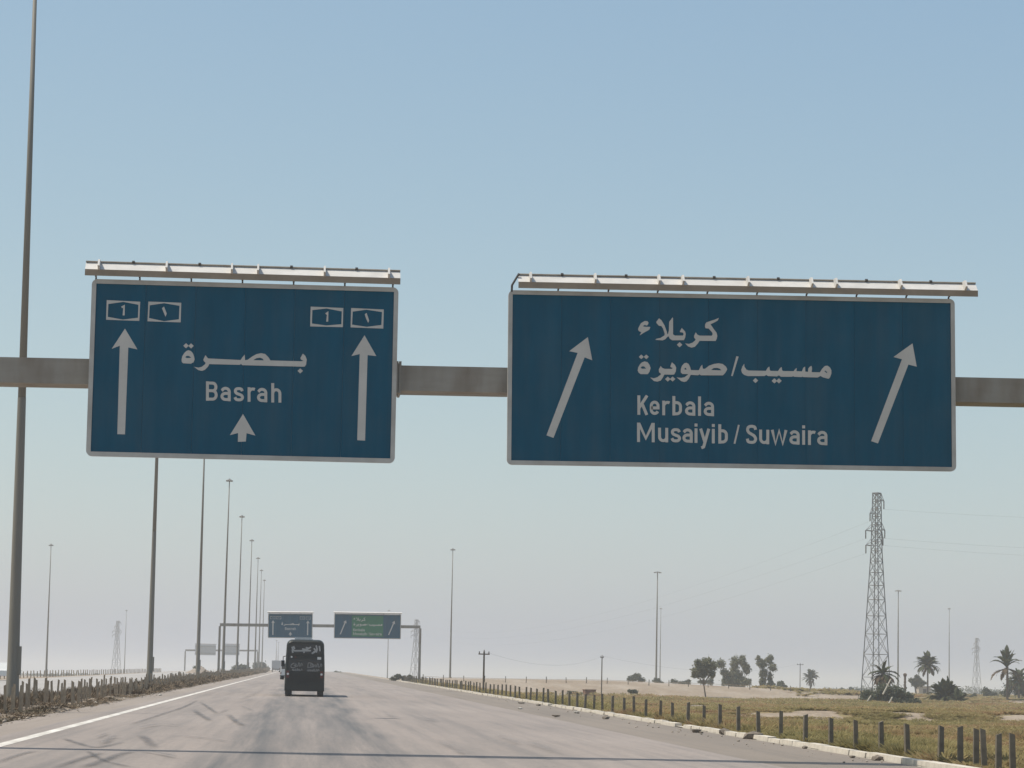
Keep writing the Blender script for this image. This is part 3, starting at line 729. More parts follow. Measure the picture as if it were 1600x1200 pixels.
# gantry over the opposite carriageway, seen from behind
D3 = 1000.0
g3 = gantry(D3, 289.5, 402.5, 1016, 1016.6, 2.6, 0.9, 'small far gantry left of the road carrying two sign backs')
for k, (x0, x1, lab) in enumerate(((304.5, 337.5, 'grey back of a far road sign, left one of the pair over the opposite carriageway'), (348, 374.5, 'grey back of a far road sign, right one of the pair over the opposite carriageway'))):
    a = P(x0, 1023.3, D3); b = P(x1, 1007.5, D3); W, H = b.x-a.x, b.z-a.z
    r = empty('direction_sign', (0, 0, 0), lab, 'road sign', 'backs of far signs'); r.location = ((a.x+b.x)/2, D3-0.1, a.z)
    for i in range(5):
        MB().box(-W/2+i*W/5+.01, -W/2+(i+1)*W/5-.01, 0.2, 0.26, 0, H).build('sign_panel', M_backgrey, r)
    for zz in (.18, .82):
        MB().box(-W/2, W/2, 0.08, 0.197, H*zz-.1, H*zz+.1).build('back_rail', M_steel, r)
    MB().box(-W/2-.1, W/2+.1, .5, 1.0, H+.1, H+.3).build('light_trough', M_lip, r)

# ------------------------------------------------------------------ light masts
def make_mast(head, H=30.0, r0=0.225, r1=0.07):
    root = empty('light_mast', (0, 0, 0), 'mast', 'light mast', 'tall motorway light masts')
    MB().tube((0, 0, -0.3), (0, 0, 1.6), r0*1.25, r0*1.03, 12, False).tube((0, 0, 1.6), (0, 0, 12.0), r0*1.03, r0*.72, 12, False).tube((0, 0, 12.0), (0, 0, H), r0*.69, r1, 12).build('pole', M_mast, root, smooth=True)
    MB().box(r0*.7, r0+.07, -.16, .16, 1.2, 2.3).build('service_door', M_mast, root)
    hd = MB()
    hw = head
    hd.tube((0, 0, H), (0, 0, H+.25), .17, .12, 10)
    hd.tube((0, 0, H+.02), (0, 0, H+.12), hw*.72, hw*.72, 14)
    h = hd.build('lamp_head', M_lamp, root)
    for i in range(8):
        a = 2*math.pi*i/8
        m = Matrix.Rotation(a, 4, 'Z') @ Matrix.Translation((hw*.8, 0, H-.02)) @ Matrix.Rotation(math.radians(25), 4, 'Y') @ Matrix.Diagonal((.75, .7, .8, 1))
        MB().box(-.22, .28, -.2, .2, -.12, .10, m).build('floodlight', M_lamp, h)
    return root
protoA = make_mast(0.42); protoB = make_mast(0.95, r0=0.27, r1=0.11)
used = {id(protoA): False, id(protoB): False}
def place_mast(proto, x, y, z, label, lean=0.0):
    o = proto if not used[id(proto)] else copy_tree(proto)
    used[id(proto)] = True
    o.location = (x, y, z); o['label'] = label; o.rotation_euler = (0, lean, random.uniform(-.2, .2)); return o
ordn = ['second', 'third', 'fourth', 'fifth', 'sixth', 'seventh', 'eighth', 'ninth']
place_mast(protoA, lat(20.5, 106), 106, float(ground_z(-11.6, 106)), 'thick light mast nearest the camera, cut off by the top of the photo', -.0075)
for i, (px, d) in enumerate(((233.5, 211), (308.5, 313), (347.8, 415), (369.5, 516), (386.5, 616), (397.5, 716), (403.5, 812), (408.5, 905))):
    x = lat(px, d)
    place_mast(protoA, x, d, float(ground_z(x, d)), '%s tall light mast of the median row counting from the camera' % ordn[i], random.uniform(-.003, .004))
OM = [(protoA, 72, 590, 'light mast beyond the opposite carriageway, left of the whole median row of masts'),
      (protoA, 194, 1160, 'faint far light mast beside the small left lattice pylon'),
      (protoA, 703, 573, 'lone light mast standing right of the far gantry above the fenced bank'),
      (protoA, 605, 1080, 'far light mast partly hidden behind the distant sign with the green panel'),
      (protoB, 1025, 669, 'light mast with a wide lamp ring, taller one of a close pair'),
      (protoA, 1031, 976, 'thin far light mast close behind the one with a wide lamp ring'),
      (protoB, 1403, 758, 'light mast with a wide lamp ring just right of the large pylon'),
      (protoA, 1483, 914, 'thin light mast rising behind the round dark palm bush'),
      (protoA, 430.5, 1180, 'very faint light mast behind the coach, left of the far pair'),
      (protoA, 433.5, 1260, 'very faint light mast behind the coach, right of the far pair')]
TOPS = [850, 953, 857, 953, 893, 950, 922, 950, 1000, 1003]
for (pr, px, d, lab), ty in zip(OM, TOPS):
    x = lat(px, d); zb = float(ground_z(x, d)); zt = P(px, ty, d).z
    o = place_mast(pr, x, d, zb, lab); k = (zt-zb)/30.2; o.scale = (1, 1, k)

# ------------------------------------------------------------------ utility poles, wires
def util_pole(px, pyt, d, arm, label, r=0.08, heads=False, mw=M_wood):
    x = lat(px, d); zb = float(ground_z(x, d)); t = P(px, pyt, d)
    root = empty('utility_pole', (x, d, zb), label, 'utility pole', 'short utility poles on the right')
    h = t.z-zb
    MB().tube((0, 0, -.2), (0, 0, h), r*1.2, r*.9, 8).build('pole', mw, root)
    if arm:
        MB().box(-arm, arm, -.05, .05, h-.28, h-.18).build('crossarm', M_wood, root)
        for s in (-1, 0, 1):
            MB().tube((s*arm*.85, 0, h-.18 if s else h), (s*arm*.85, 0, h+.02 if s else h+.15), .06, .04, 6).build('insulator', M_ceram, root)
    return root, Vector((x, d, t.z))
u1, t1 = util_pole(755.5, 1018, 240, .50, 'short dark pole with a cross arm standing by the right-hand fence')
u2, t2 = util_pole(940, 1025, 400, .25, 'thin bare utility pole in front of the brown bank')
u3, t3 = util_pole(1250, 1037, 600, .75, 'far utility pole with a cross arm left of the small single palm')
def wire(name, a, b, sag, r, label, group, n=24):
    pts = []
    for i in range(n+1):
        t = i/n; p = a.lerp(b, t); p.z -= sag*4*t*(1-t); pts.append(p)
    o = MB(); 
    for p, q in zip(pts[:-1], pts[1:]): o.tube(p, q, r, r, 4, False)
    ob = o.build(name, M_wire); tag(ob, label, 'wire', group); return ob
wire('overhead_wire', t1, t2, 1.3, .006, 'thin sagging wire from the short cross-arm pole to the bare utility pole', 'overhead wires')
wire('overhead_wire', t2, t3, 2.0, .007, 'thin wire running from the bare utility pole towards the small palm', 'overhead wires')

def pylon(px, d, top_y, wb, label, detailed=True, rot=0.5, base_y=None):
    x = lat(px, d); zb = float(ground_z(x, d)); H = P(px, top_y, d).z-zb
    root = empty('lattice_pylon', (x, d, zb), label, 'pylon', 'lattice power pylons', rot)
    def half(zr):                       # half width over relative height
        return wb/2*np.interp(zr, [0, .72, 1.0], [1.0, .36, .27])
    k = 0.055 if detailed else 0.09
    lv = [0]; zc = 0
    while zc < 1:
        zc += max(.026, float(half(zc))*2*1.15/H*(1 if detailed else 1.7)); lv.append(min(1, zc))
    cs = [(-1, -1), (1, -1), (1, 1), (-1, 1)]
    pt = lambda c, zr: Vector((c[0]*float(half(zr)), c[1]*float(half(zr)), zr*H))
    for c in cs:
        MB().path([pt(c, zr) for zr in (0, .36, .72, 1.0)], k*1.5, 4).build('leg', M_pylon, root)
    for a, b in zip(lv[:-1], lv[1:]):
        m = MB()
        for i in range(4):
            c, e = cs[i], cs[(i+1) % 4]
            m.tube(pt(c, a), pt(e, b), k*.75, n=4); m.tube(pt(e, a), pt(c, b), k*.75, n=4)
            m.tube(pt(c, b), pt(e, b), k*.75, n=4)
        m.build('lattice_section', M_pylon, root)
    tips = []
    for zr, s, L in ((.965, 1, 1.5), (.90, -1, 1.3), (.825, 1, 1.7), (.815, -1, 2.4), (.79, 1, 1.2), (.745, -1, 2.3)):
        tip = Vector((s*(float(half(zr))+L), 0, zr*H))
        m = MB()
        for c in cs:
            if c[0] == s:
                m.tube(pt(c, zr), tip, k, n=4); m.tube(pt(c, min(1, zr+.035)), tip, k*.8, n=4)
        arm = m.build('crossarm', M_pylon, root)
        MB().tube(tip, tip+Vector((0, 0, -1.2)), .09, .09, 6).build('insulator', M_ceram, arm)
        tips.append(root.location+Matrix.Rotation(rot, 3, 'Z') @ (tip+Vector((0, 0, -1.2))))
    return root, tips
py1, tp1 = pylon(1368.5, 385, 770, 3.2, 'large lattice power pylon standing behind the bushes right of the Kerbala sign', True, .80)
py2, tp2 = pylon(181, 1480, 970, 4.2, 'faint far lattice pylon at left beyond the opposite carriageway', False, .6)
py3, tp3 = pylon(648.5, 1300, 968, 4.0, 'faint far lattice pylon behind the right post of the distant gantry', False, .6)
py4, tp4 = pylon(1526, 1450, 997, 4.0, 'far lattice pylon at right between the palms', False, .4)
for i in range(3):
    far = Vector((210, 250, tp1[2*i].z+3))
    wire('power_line', tp1[2*i], far, 5, .007, ['upper', 'middle', 'lower'][i]+' power line running right from the large pylon out of the photo', 'power lines')
    wire('power_line', tp3[i], tp1[2*i+1], 9, .0065, ['upper', 'middle', 'lower'][i]+' faint power line sagging left from the large pylon to a far pylon', 'power lines', 40)

# ------------------------------------------------------------------ fences
def fence_posts(root, spots, m, w, h, lean, limit=300):
    me = [MB().box(-w/2, w/2, -w/2, w/2, -.25, h).mesh('post') for _ in range(3)]
    for k, q in enumerate(me):
        q.materials.append(m)
        for v in q.vertices:
            if v.co.z > 0: v.co.x *= .88; v.co.y *= .88; v.co.z += (-.02 if (v.co.x > 0) == (k % 2 == 0) else .02)
    for i, (x, y) in enumerate(spots[:limit]):
        o = bpy.data.objects.new('post', me[i % 3]); link(o, root)
        o.location = (x-root.location.x, y-root.location.y, float(ground_z(x, y))-root.location.z)
        o.rotation_euler = (random.gauss(0, lean), random.gauss(0, lean), random.uniform(-.15, .15))
        o.scale = (1, 1, random.uniform(.92, 1.06))
    if len(spots) > limit:
        mb = MB()
        for x, y in spots[limit:]:
            zz = float(ground_z(x, y)); mb.box(x-w/2-root.location.x, x+w/2-root.location.x, y-w/2-root.location.y, y+w/2-root.location.y, zz-.2-root.location.z, zz+h-root.location.z)
        tag(mb.build('post_row', m, root), kind='stuff')
fr = empty('post_fence', (15.0, 57, float(ground_z(15, 57))), 'row of spaced square concrete posts along the right-hand kerb', 'fence', 'post fences')
FX = [1590, 1569, 1549, 1531, 1511, 1474, 1425, 1381, 1339, 1301, 1260, 1223, 1189, 1157, 1127, 1100, 1075, 1051, 1030, 1010, 991, 974, 957.5, 942, 927.5, 914, 901, 889, 877.5, 866.5, 856, 847, 837, 828, 820, 811, 804, 797, 789, 782, 776]
sp = []
for px in FX:
    d = 15.0*F/(px-471.0); sp.append((15.0+random.uniform(-.05, .05), d))
d = sp[-1][1]
while d < 400: d += 4.15; sp.append((15.0+random.uniform(-.06, .06), d))
fence_posts(fr, sp, M_post, .128, .92, .022)
fl = empty('picket_fence', (-10.4, 80, float(ground_z(-10.4, 80))), 'dense row of dark old concrete pickets along the median at left', 'fence', 'post fences')
sp = []; d = 80.0
while d < 880:
    if not (random.random() < .05): sp.append((-10.4+random.uniform(-.12, .12), d))
    d += 1.5
fence_posts(fl, sp, M_postl, .09, 1.08, .04)
fb = empty('guard_fence', (26, 446, float(ground_z(26, 446))), 'low thin guard fence running along the top of the brown bank', 'fence', 'post fences')
sp = [(20+3.4*i, 446+1.0*math.sin(i)) for i in range(24)]
fence_posts(fb, sp, M_post, .13, 1.0, .03)
m = MB()
for (a, b), (c, e) in zip(sp[:-1], sp[1:]):
    m.tube(Vector((a, b-.12, float(ground_z(a, b))+.62))-fb.location, Vector((c, e-.12, float(ground_z(c, e))+.62))-fb.location, .025, n=4)
m.build('rail', M_postl, fb)
fo = empty('far_fence', (-31, 200, float(ground_z(-31, 200))), 'faint row of low posts along the far side of the opposite carriageway', 'fence', 'post fences')
fence_posts(fo, [(-31.5, 215+4.0*i) for i in range(100)], M_postl, .12, .8, .05)

# ------------------------------------------------------------------ coach
BD = 173.0
bx = lat(475.8, BD)
bus = empty('coach', (bx, BD, road_z(BD)+.004), 'dark coach seen from behind with white Arabic lettering above its rear window', 'coach', None, math.radians(-0.35))
def bus_section(w, z0, z1, r, taper=.07):
    pts = [(-w/2, z0), (w/2, z0), (w/2, z0+1.4), (w/2-taper, z1-r)]
    pts += [(w/2-taper-r+r*math.cos(math.radians(a)), z1-r+r*math.sin(math.radians(a))) for a in (20, 45, 70, 90)]
    L = [(-x, zz) for x, zz in reversed(pts[2:])]
    return pts+L
def loft(secs):
    mb = MB(); n = len(secs[0][1])
    for y, s in secs: mb.v += [(x, y, zz) for x, zz in s]
    for k in range(len(secs)-1):
        for i in range(n):
            j = (i+1) % n; mb.f.append((k*n+i, k*n+j, (k+1)*n+j, (k+1)*n+i))
    mb.f.append(tuple(range(n))); mb.f.append(tuple(range((len(secs)-1)*n, len(secs)*n)))
    return mb
secs = [(0.0, bus_section(2.36, .42, 3.46, .30)), (.10, bus_section(2.50, .36, 3.56, .36)), (.5, bus_section(2.54, .34, 3.62, .36)), (11.3, bus_section(2.54, .34, 3.60, .36)), (11.9, bus_section(2.44, .36, 3.50, .36)), (12.0, bus_section(2.3, .5, 3.3, .36))]
body = loft(secs).build('body', M_bus, bus)
MB().box(-1.03, 1.03, -.022, .02, 1.62, 2.36).build('rear_window', M_glass, bus)
MB().prism([(-1.02, 2.74), (1.02, 2.74), (.97, 3.20), (.88, 3.30), (-.88, 3.30), (-.97, 3.20)], -.020, .02).build('upper_window', M_glass, bus)
MB().prism([(-1.26, .38), (1.26, .38), (1.24, .80), (-1.24, .80)], -.10, .3).build('bumper', M_bus, bus)
MB().box(-1.1, 1.1, -.03, .01, .95, 1.45).build('engine_grille', M_rubber, bus)
for i in range(5): MB().box(-1.0, 1.0, -.045, -.031, 1.0+.09*i, 1.04+.09*i).build('slat', M_bus, bus)
for s in (-1, 1):
    t = MB().box(s*1.08-.09, s*1.08+.09, -.05, .02, 1.18, 1.62).build('tail_light', M_red, bus)
    MB().tube((s*1.07, -.055, 1.42), (s*1.07, -.03, 1.42), .075, n=10).build('lens', M_lens, t)
o = MB().box(.78, 1.02, -.035, .0, 2.36, 2.52).build('number_plate', M_lens, bus)
MB().tube((-.86, -.035, 2.50), (-.86, .0, 2.50), .06, n=10).build('marker_light', M_lens, bus)
MB().tube((-.62, -.035, 2.50), (-.62, .0, 2.50), .05, n=10).build('marker_light', M_red, bus)
MB().box(-.7, .4, .6, 2.4, 3.60, 3.76).build('roof_unit', M_vwhite, bus)
MB().box(-.45, .45, 4.2, 5.4, 3.60, 3.72).build('roof_hatch', M_vwhite, bus)
for s in (-1, 1):
    for yy in (1.9, 9.6):
        w = empty('wheel', (s*1.04, yy-1.0, .5), None, None); w.parent = bus
        MB().tube((-.17, 0, 0), (.17, 0, 0), .5, n=20).build('tyre', M_rubber, w)
        MB().tube((s*.172-.01, 0, 0), (s*.172+.01, 0, 0), .28, n=14).build('rim', M_chrome, w)
    # mud flaps and rear axle end, and the wing mirrors on arms
    MB().box(s*1.22-.40 if s > 0 else -1.22, s*1.22 if s > 0 else -1.22+.40, .12, .14, .10, .42).build('mud_flap', M_rubber, bus)
    if s < 0:
        mr = MB().path([(-1.15, 11.6, 2.7), (-1.55, 12.0, 2.6), (-1.55, 12.0, 2.2)], .03).build('mirror', M_dark, bus)
        MB().box(-1.68, -1.44, 11.95, 12.08, 1.95, 2.35).box(-1.66, -1.46, 11.95, 12.08, 1.05, 1.3).build('mirror_head', M_rubber, mr)
        MB().tube((-1.2, 11.9, 1.18), (-1.5, 12, 1.18), .03).build('mirror_arm', M_dark, mr)
# Arabic word on the back (traced as thick strokes) and faint cursive lines below it
def bz(px, py):                        # photo px of the 10x bus view -> local coach coordinates
    q = P(430+px/10, 980+py/10, BD) - bus.location; return (q.x, q.z)
wd = [[(690,292),(700,375)], [(640,285),(655,350),(640,395)], [(605,330),(628,362)], [(655,350),(612,392),(570,412)], [(612,392),(600,375)],
      [(560,310),(500,345),(440,365)], [(520,330),(478,318)], [(560,365),(490,368),(300,368),(275,345),(265,318),(290,308),(305,340)], [(268,350),(275,400)], [(440,392),(460,394)], [(480,350),(420,340)]]
wd = [[[ [[bz(*pp) for pp in p]] for p in [list(map(tuple, qd)) for qd in strip_quads(st, 24)] ]] for st in wd]
strokes = [st[0] for st in wd]
def flat_layer(strokes, name, m, parent, y0, lab):
    o = layered(strokes, lambda p: p, y0, name, m, parent); o['label'] = lab
flat_layer(strokes, 'lettering', M_buslet, bus, -.026, 'white Arabic word across the top of the rear')
def script(x0, x1, y, amp, wl_, seed):
    rnd = random.Random(seed); pts = []; x = x0; k = 0
    while x < x1:
        a = amp*rnd.uniform(.5, 1.25)
        pts += [(x, y+amp*.4), (x+wl_*.35, y-a), (x+wl_*.65, y-a*.4), (x+wl_*.5, y+amp*.45)]
        x += wl_*rnd.uniform(.75, 1.2)
    return spl(pts, 3)
for (x0, x1, y, amp, w_, sd) in ((300, 430, 592, 34, 46, 1), (545, 705, 605, 32, 50, 2), (265, 410, 668, 20, 34, 3), (500, 670, 678, 19, 36, 4)):
    flat_layer([[[[bz(*pp) for pp in q]] for q in strip_quads(script(x0, x1, y, amp, w_, sd), 12)]], 'cursive_lettering', M_busscr, bus, -.030, 'faded grey cursive lettering under the rear window')
for st in ([(300,560),(255,585),(250,625),(300,630),(320,600),(290,600)], [(510,640),(520,560),(585,575),(590,615),(520,635)]):
    flat_layer([[[[bz(*pp) for pp in q]] for q in strip_quads(spl(st), 15)]], 'cursive_lettering', M_busscr, bus, -.034, 'large faded cursive capital under the rear window')

# ------------------------------------------------------------------ other vehicles
def van(name, px, d, x_off, label, cat, L, W, H, m, rz=0.0, kind='van', z=None):
    x = lat(px, d)+x_off
    root = empty(name, (x, d, (road_z(d) if z is None else z)+.004), label, cat, None, rz)
    if kind == 'truck':
        MB().box(-W/2, W/2, 0, L*.68, .9, H).build('cargo_box', m, root)
        MB().prism([(-W/2+.05, .6), (W/2-.05, .6), (W/2-.08, H*.8), (-W/2+.08, H*.8)], L*.71, L).build('cab', M_vgrey, root)
        MB().box(-W/2+.2, W/2-.2, .1, L*.95, .6, .897).build('chassis', M_dark, root)
        for s in (-1, 1):
            MB().box(s*W*.4-.12, s*W*.4+.12, -.03, .0, .92, 1.15).build('tail_light', M_red, root)
    else:
        prof = [(0, .35), (L, .35), (L, .95), (L*.86, 1.05), (L*.72, H), (.12, H), (0, H*.6)] if kind == 'van' else \
               [(0, .4), (L, .4), (L, .9), (L*.76, 1.02), (L*.62, H), (L*.38, H), (L*.34, 1.0), (0, .98)]
        mb = MB(); n = len(prof)
        mb.v = [(-W/2, y, zz) for y, zz in prof]+[(W/2, y, zz) for y, zz in prof]
        mb.v = [(v[0]*(.86 if v[2] > 1.2 else 1), v[1], v[2]) for v in mb.v]
        mb.f = [tuple(range(n)), tuple(range(2*n-1, n-1, -1))]+[(i, n+i, n+(i+1) % n, (i+1) % n) for i in range(n)]
        b = mb.build('body', m, root)
        MB().box(-W*.40, W*.40, -.02 if kind == 'van' else L*.335, .03 if kind == 'van' else L*.345, H*.62, H*.92).build('rear_window', M_glass, root)
        for s in (-1, 1):
            MB().box(s*W*.44-.07, s*W*.44+.07, -.03, .02, .75, 1.0).build('tail_light', M_red, root)
            MB().box(s*(W/2+.004)-.004, s*(W/2+.004)+.004, L*.4, L*.66, H*.64, H*.90).build('side_window', M_glass, root)
            MB().box(s*(W/2+.12)-.1, s*(W/2+.12)+.1, L*.74, L*.78, 1.0, 1.22).build('mirror', M_dark, root)
        MB().box(-W/2-.02, W/2+.02, -.1, .02, .38, .58).build('bumper', M_dark, root)
    for s in (-1, 1):
        for yy in (L*.2, L*.8):
            w = empty('wheel', (s*(W/2-.13), yy, .36), None, None); w.parent = root
            MB().tube((-.12, 0, 0), (.12, 0, 0), .36, n=16).build('tyre', M_rubber, w)
            MB().tube((s*.122-.005, 0, 0), (s*.122+.005, 0, 0), .2, n=10).build('rim', M_chrome, w)
    return root
van('delivery_van', 437.3, 372, 1.0, 'white van driving ahead, mostly hidden behind the dark coach', 'van', 5.0, 2.0, 2.3, M_vwhite)
van('cargo_truck', 431, 760, 0.0, 'tiny grey lorry far ahead just left of the coach', 'lorry', 8, 2.5, 3.2, M_vgrey, 0, 'truck')
van('pickup_truck', 3.0, 262, 0.3, 'white pickup on the opposite carriageway at the left edge behind the near mast', 'pickup', 4.8, 1.8, 1.65, M_vwhite, math.pi+.06, 'pickup')

# ------------------------------------------------------------------ vegetation
def leaf_cloud(centres, n, size, flat=0.0, rng=RNG, shell=0.55):
    # centres: (x,y,z,rx,ry,rz); returns vertices, quads of small tilted leaf faces
    C = np.array(centres, float); wts = C[:, 3]*C[:, 4]*C[:, 5]; wts = wts**.8; wts /= wts.sum()
    k = rng.choice(len(C), n, p=wts)
    v = rng.normal(size=(n, 3)); v /= np.linalg.norm(v, axis=1)[:, None]
    rr = np.abs(rng.normal(.62, .30, n))
    p = C[k, :3]+v*C[k, 3:]*rr[:, None]
    a = rng.normal(size=(n, 3)); a /= np.linalg.norm(a, axis=1)[:, None]
    b = np.cross(a, rng.normal(size=(n, 3))); b /= np.linalg.norm(b, axis=1)[:, None]
    s = size*(0.55+0.9*rng.random(n))[:, None]
    V = np.stack([p-a*s, p+b*s*.45, p+a*s, p-b*s*.45], 1).reshape(-1, 3)
    Q = np.arange(4*n).reshape(-1, 4)
    return V, Q
def tree(name, px, d, centres_px, label, cat, m, n, size, trunk_w, group=None, limbs=True):
    # centres_px: crown lobes as (px, py, rpx_x, rpx_y) in the photo; turned into real lobes of real depth
    x = lat(px, d); zb = float(ground_z(x, d)); s = d/F
    root = empty(name, (x, d, zb), label, cat, group)
    cs = []
    for (cx, cy, rx, ry) in centres_px:
        q = P(cx, cy, d); dep = random.uniform(-.5, .5)*rx*s*.8
        cs.append((q.x-x, dep, q.z-zb, rx*s, rx*s*random.uniform(.8, 1.1), ry*s))
    sub = []
    for (a, b, c, rx, ry, rz) in cs:
        sub.append((a, b, c, rx*.92, ry*.92, rz*.92))
        for k in range(9):
            q = Vector((random.gauss(0, 1), random.gauss(0, 1), random.gauss(0, 1))).normalized()*random.uniform(.5, .95)
            f_ = random.uniform(.25, .5); sub.append((a+q.x*rx, b+q.y*ry, c+q.z*rz, rx*f_, ry*f_, rz*f_))
    V, Q = leaf_cloud(sub, int(n*2.3), size*.9, shell=.2)
    np_mesh('crown', V, Q, m, root)
    mb = MB()
    zmin = min(c[2] for c in cs)
    fork = Vector((cs[0][0]*.3, cs[0][1]*.3, max(.3, zmin*.55)))
    mb.tube((0, 0, -.2), fork, trunk_w, trunk_w*.8, 7)
    if limbs:
        for c in cs:
            e = Vector(c[:3])+Vector((0, 0, c[5]*.3)); mid = fork.lerp(e, .5)+Vector((random.uniform(-.2, .2), random.uniform(-.2, .2), .1))
            mb.tube(fork, mid, trunk_w*.6, trunk_w*.4, 5); mb.tube(mid, e, trunk_w*.4, trunk_w*.12, 5)
    mb.build('trunk', M_bark, root)
    return root
tree('eucalyptus_tree', 1103, 412, [(1092,1037,9,8),(1104,1035,10,9),(1114,1042,9,9),(1088,1049,9,8),(1100,1052,9,8),(1112,1055,6,6),(1084,1055,4,5)], 'feathery grey-green tree on a thin bare trunk in front of the bank', 'tree', M_euc, 2600, .20, .12)
tree('eucalyptus_tree', 1148, 570, [(1126,1037,8,8),(1132,1050,6,8),(1148,1036,8,11),(1161,1033,7,10),(1166,1045,7,9),(1150,1055,12,12),(1135,1064,8,8),(1160,1066,12,9),(1145,1068,12,8)], 'broad dark tree with two ragged tops, middle of the three trees', 'tree', M_euc, 4200, .26, .2)
tree('eucalyptus_tree', 1196, 570, [(1184,1029,5,6),(1190,1037,8,8),(1203,1030,6,8),(1208,1043,7,7),(1193,1052,7,9),(1203,1058,5,8),(1191,1066,6,8),(1204,1068,5,7)], 'slim tree with a forked crown, rightmost of the three trees', 'tree', M_euc, 2400, .24, .2)
tree('broad_tree', 1432, 700, [(1426,1064,6,5),(1434,1062,7,6),(1440,1068,6,5),(1430,1070,7,4)], 'round topped greyish tree standing behind the straight palm', 'tree', M_dkleaf, 1300, .3, .25)
def bush(px, d, lobes, label, m=M_dkleaf, n=900, size=.22, name='shrub', group=None):
    return tree(name, px, d, lobes, label, 'shrub', m, n, size, .08, group)
bush(1390, 352, [(1360,1090,16,12),(1380,1082,16,16),(1402,1084,16,15),(1420,1094,16,11),(1372,1099,20,9),(1405,1100,22,9),(1350,1098,12,9),(1432,1100,12,8)], 'large dark green thicket at the foot of the big pylon', n=5200, size=.2)
bush(992, 640, [(988,1060,8,6),(996,1057,7,6),(1003,1063,6,4)], 'rounded hazy bush on the bank left of the paired light masts', n=700, size=.28)
bush(1026, 645, [(1026,1064,6,4),(1032,1067,5,3)], 'small hazy bush at the foot of the paired light masts', n=350, size=.26)
bush(1056, 650, [(1054,1065,6,4),(1066,1067,8,3),(1075,1066,5,4)], 'low hazy hedge left of the feathery tree', n=500, size=.26)
bush(1105, 640, [(1098,1066,7,4),(1110,1065,6,5)], 'low bush behind the thin trunk of the feathery tree', n=400, size=.26)
bush(1210, 640, [(1204,1071,8,4),(1217,1072,6,3)], 'low bush right below the forked slim tree', n=400, size=.26)
bush(1222, 660, [(1220,1069,5,5),(1226,1073,4,3)], 'spiky little bush right of the three trees', m=M_palm, n=350, size=.35)
bush(1000, 392, [(985,1080,6,3),(992,1081,6,3)], 'low dark bush on the brown slope under the rounded hazy bush', n=350, size=.16)
bush(895, 392, [(893,1083,9,3.5),(903,1084,8,3)], 'low green bush on the slope below the rusty box', n=350, size=.16)
bush(1545, 620, [(1540,1082,10,7),(1553,1085,9,5)], 'dark bush between the far right pylon and the big palm', n=700, size=.26)
bush(1588, 560, [(1580,1072,12,13),(1592,1068,10,13),(1600,1078,12,12),(1572,1082,9,8)], 'hazy dense thicket behind the big palm at the right edge', n=1700, size=.28)
bush(1335, 900, [(1318,1078,7,3),(1330,1077,5,4),(1342,1080,8,3)], 'far low tree line left of the big pylon', n=500, size=.36)
bush(1509, 560, [(1505,1088,8,5),(1515,1090,8,4),(1522,1088,6,5)], 'low bushes right of the round palm bush', n=600, size=.2)
for k, (px, lob, lab) in enumerate(((640, [(614,1060,5,4),(622,1058,6,5),(632,1061,6,4),(640,1060,6,5),(648,1063,5,4),(655,1064,5,4)], 'grey scrubby bushes by the right post of the far gantry'),
                     (527, [(518,1054,6,2.5),(527,1052,6,3.5),(534,1054,5,2.5)], 'dark bushes just right of the coach at the end of the road'))):
    bush(px, 398 if k == 0 else 880, lob, lab, m=M_dkleaf, n=900, size=.16 if k == 0 else .3)
# dark trees on the median far ahead
bush(376, 760, [(368,1044,6,5),(378,1043,7,5),(386,1045,6,5),(372,1050,8,4)], 'dark bushy clump on the far median, left of the bigger one', n=1300, size=.3)
bush(408, 930, [(400,1042,7,6),(409,1041,8,7),(416,1046,6,5),(404,1049,9,4)], 'bigger dark bushy clump on the far median by the road edge', n=1500, size=.34)
bush(312, 560, [(306,1044,5,4),(316,1046,5,3)], 'dark low bush on top of the brown earth heap', n=420, size=.2)
for k, (px, py, w) in enumerate(((82, 1055.5, 9), (108, 1054.6, 6), (150, 1055, 5), (215, 1054.5, 10), (262, 1053.5, 8))):
    bush(px, 1350, [(px, py, w, 3), (px+w*.8, py+.8, w*.7, 2)], 'faint far bush on the left horizon, number %s from the left edge' % ['one','two','three','four','five'][k] if False else ['hazy bush on the left horizon right of the lone left mast', 'tiny hazy bush on the left horizon between lone mast and pylon', 'tiny hazy bush on the left horizon just left of the faint pylon', 'wide hazy bush on the left horizon right of the faint pylon', 'hazy bush on the left horizon beside the back-facing gantry'][k], n=260, size=.5)

def tree_line(name, x0, x1, d, h, n):
    lob = []
    x = x0
    while x < x1:
        w = random.uniform(3, 9); zb = float(ground_z(x, d)); hh = h*random.uniform(.3, 1.0)
        if random.random() < .78: lob.append((x, d+random.uniform(-30, 30), zb+hh*.5, w, 6, hh*.62))
        x += w*random.uniform(.8, 1.6)
    V, Q = leaf_cloud(lob, n, .7); tag(np_mesh(name, V, Q, M_dkleaf), kind='stuff')
tree_line('far_tree_belt', -330, -45, 1750, 4.2, 5000)
tree_line('far_tree_belt', 20, 150, 1900, 3.0, 1800)
tree_line('far_tree_belt', 300, 620, 1500, 4.6, 6000)
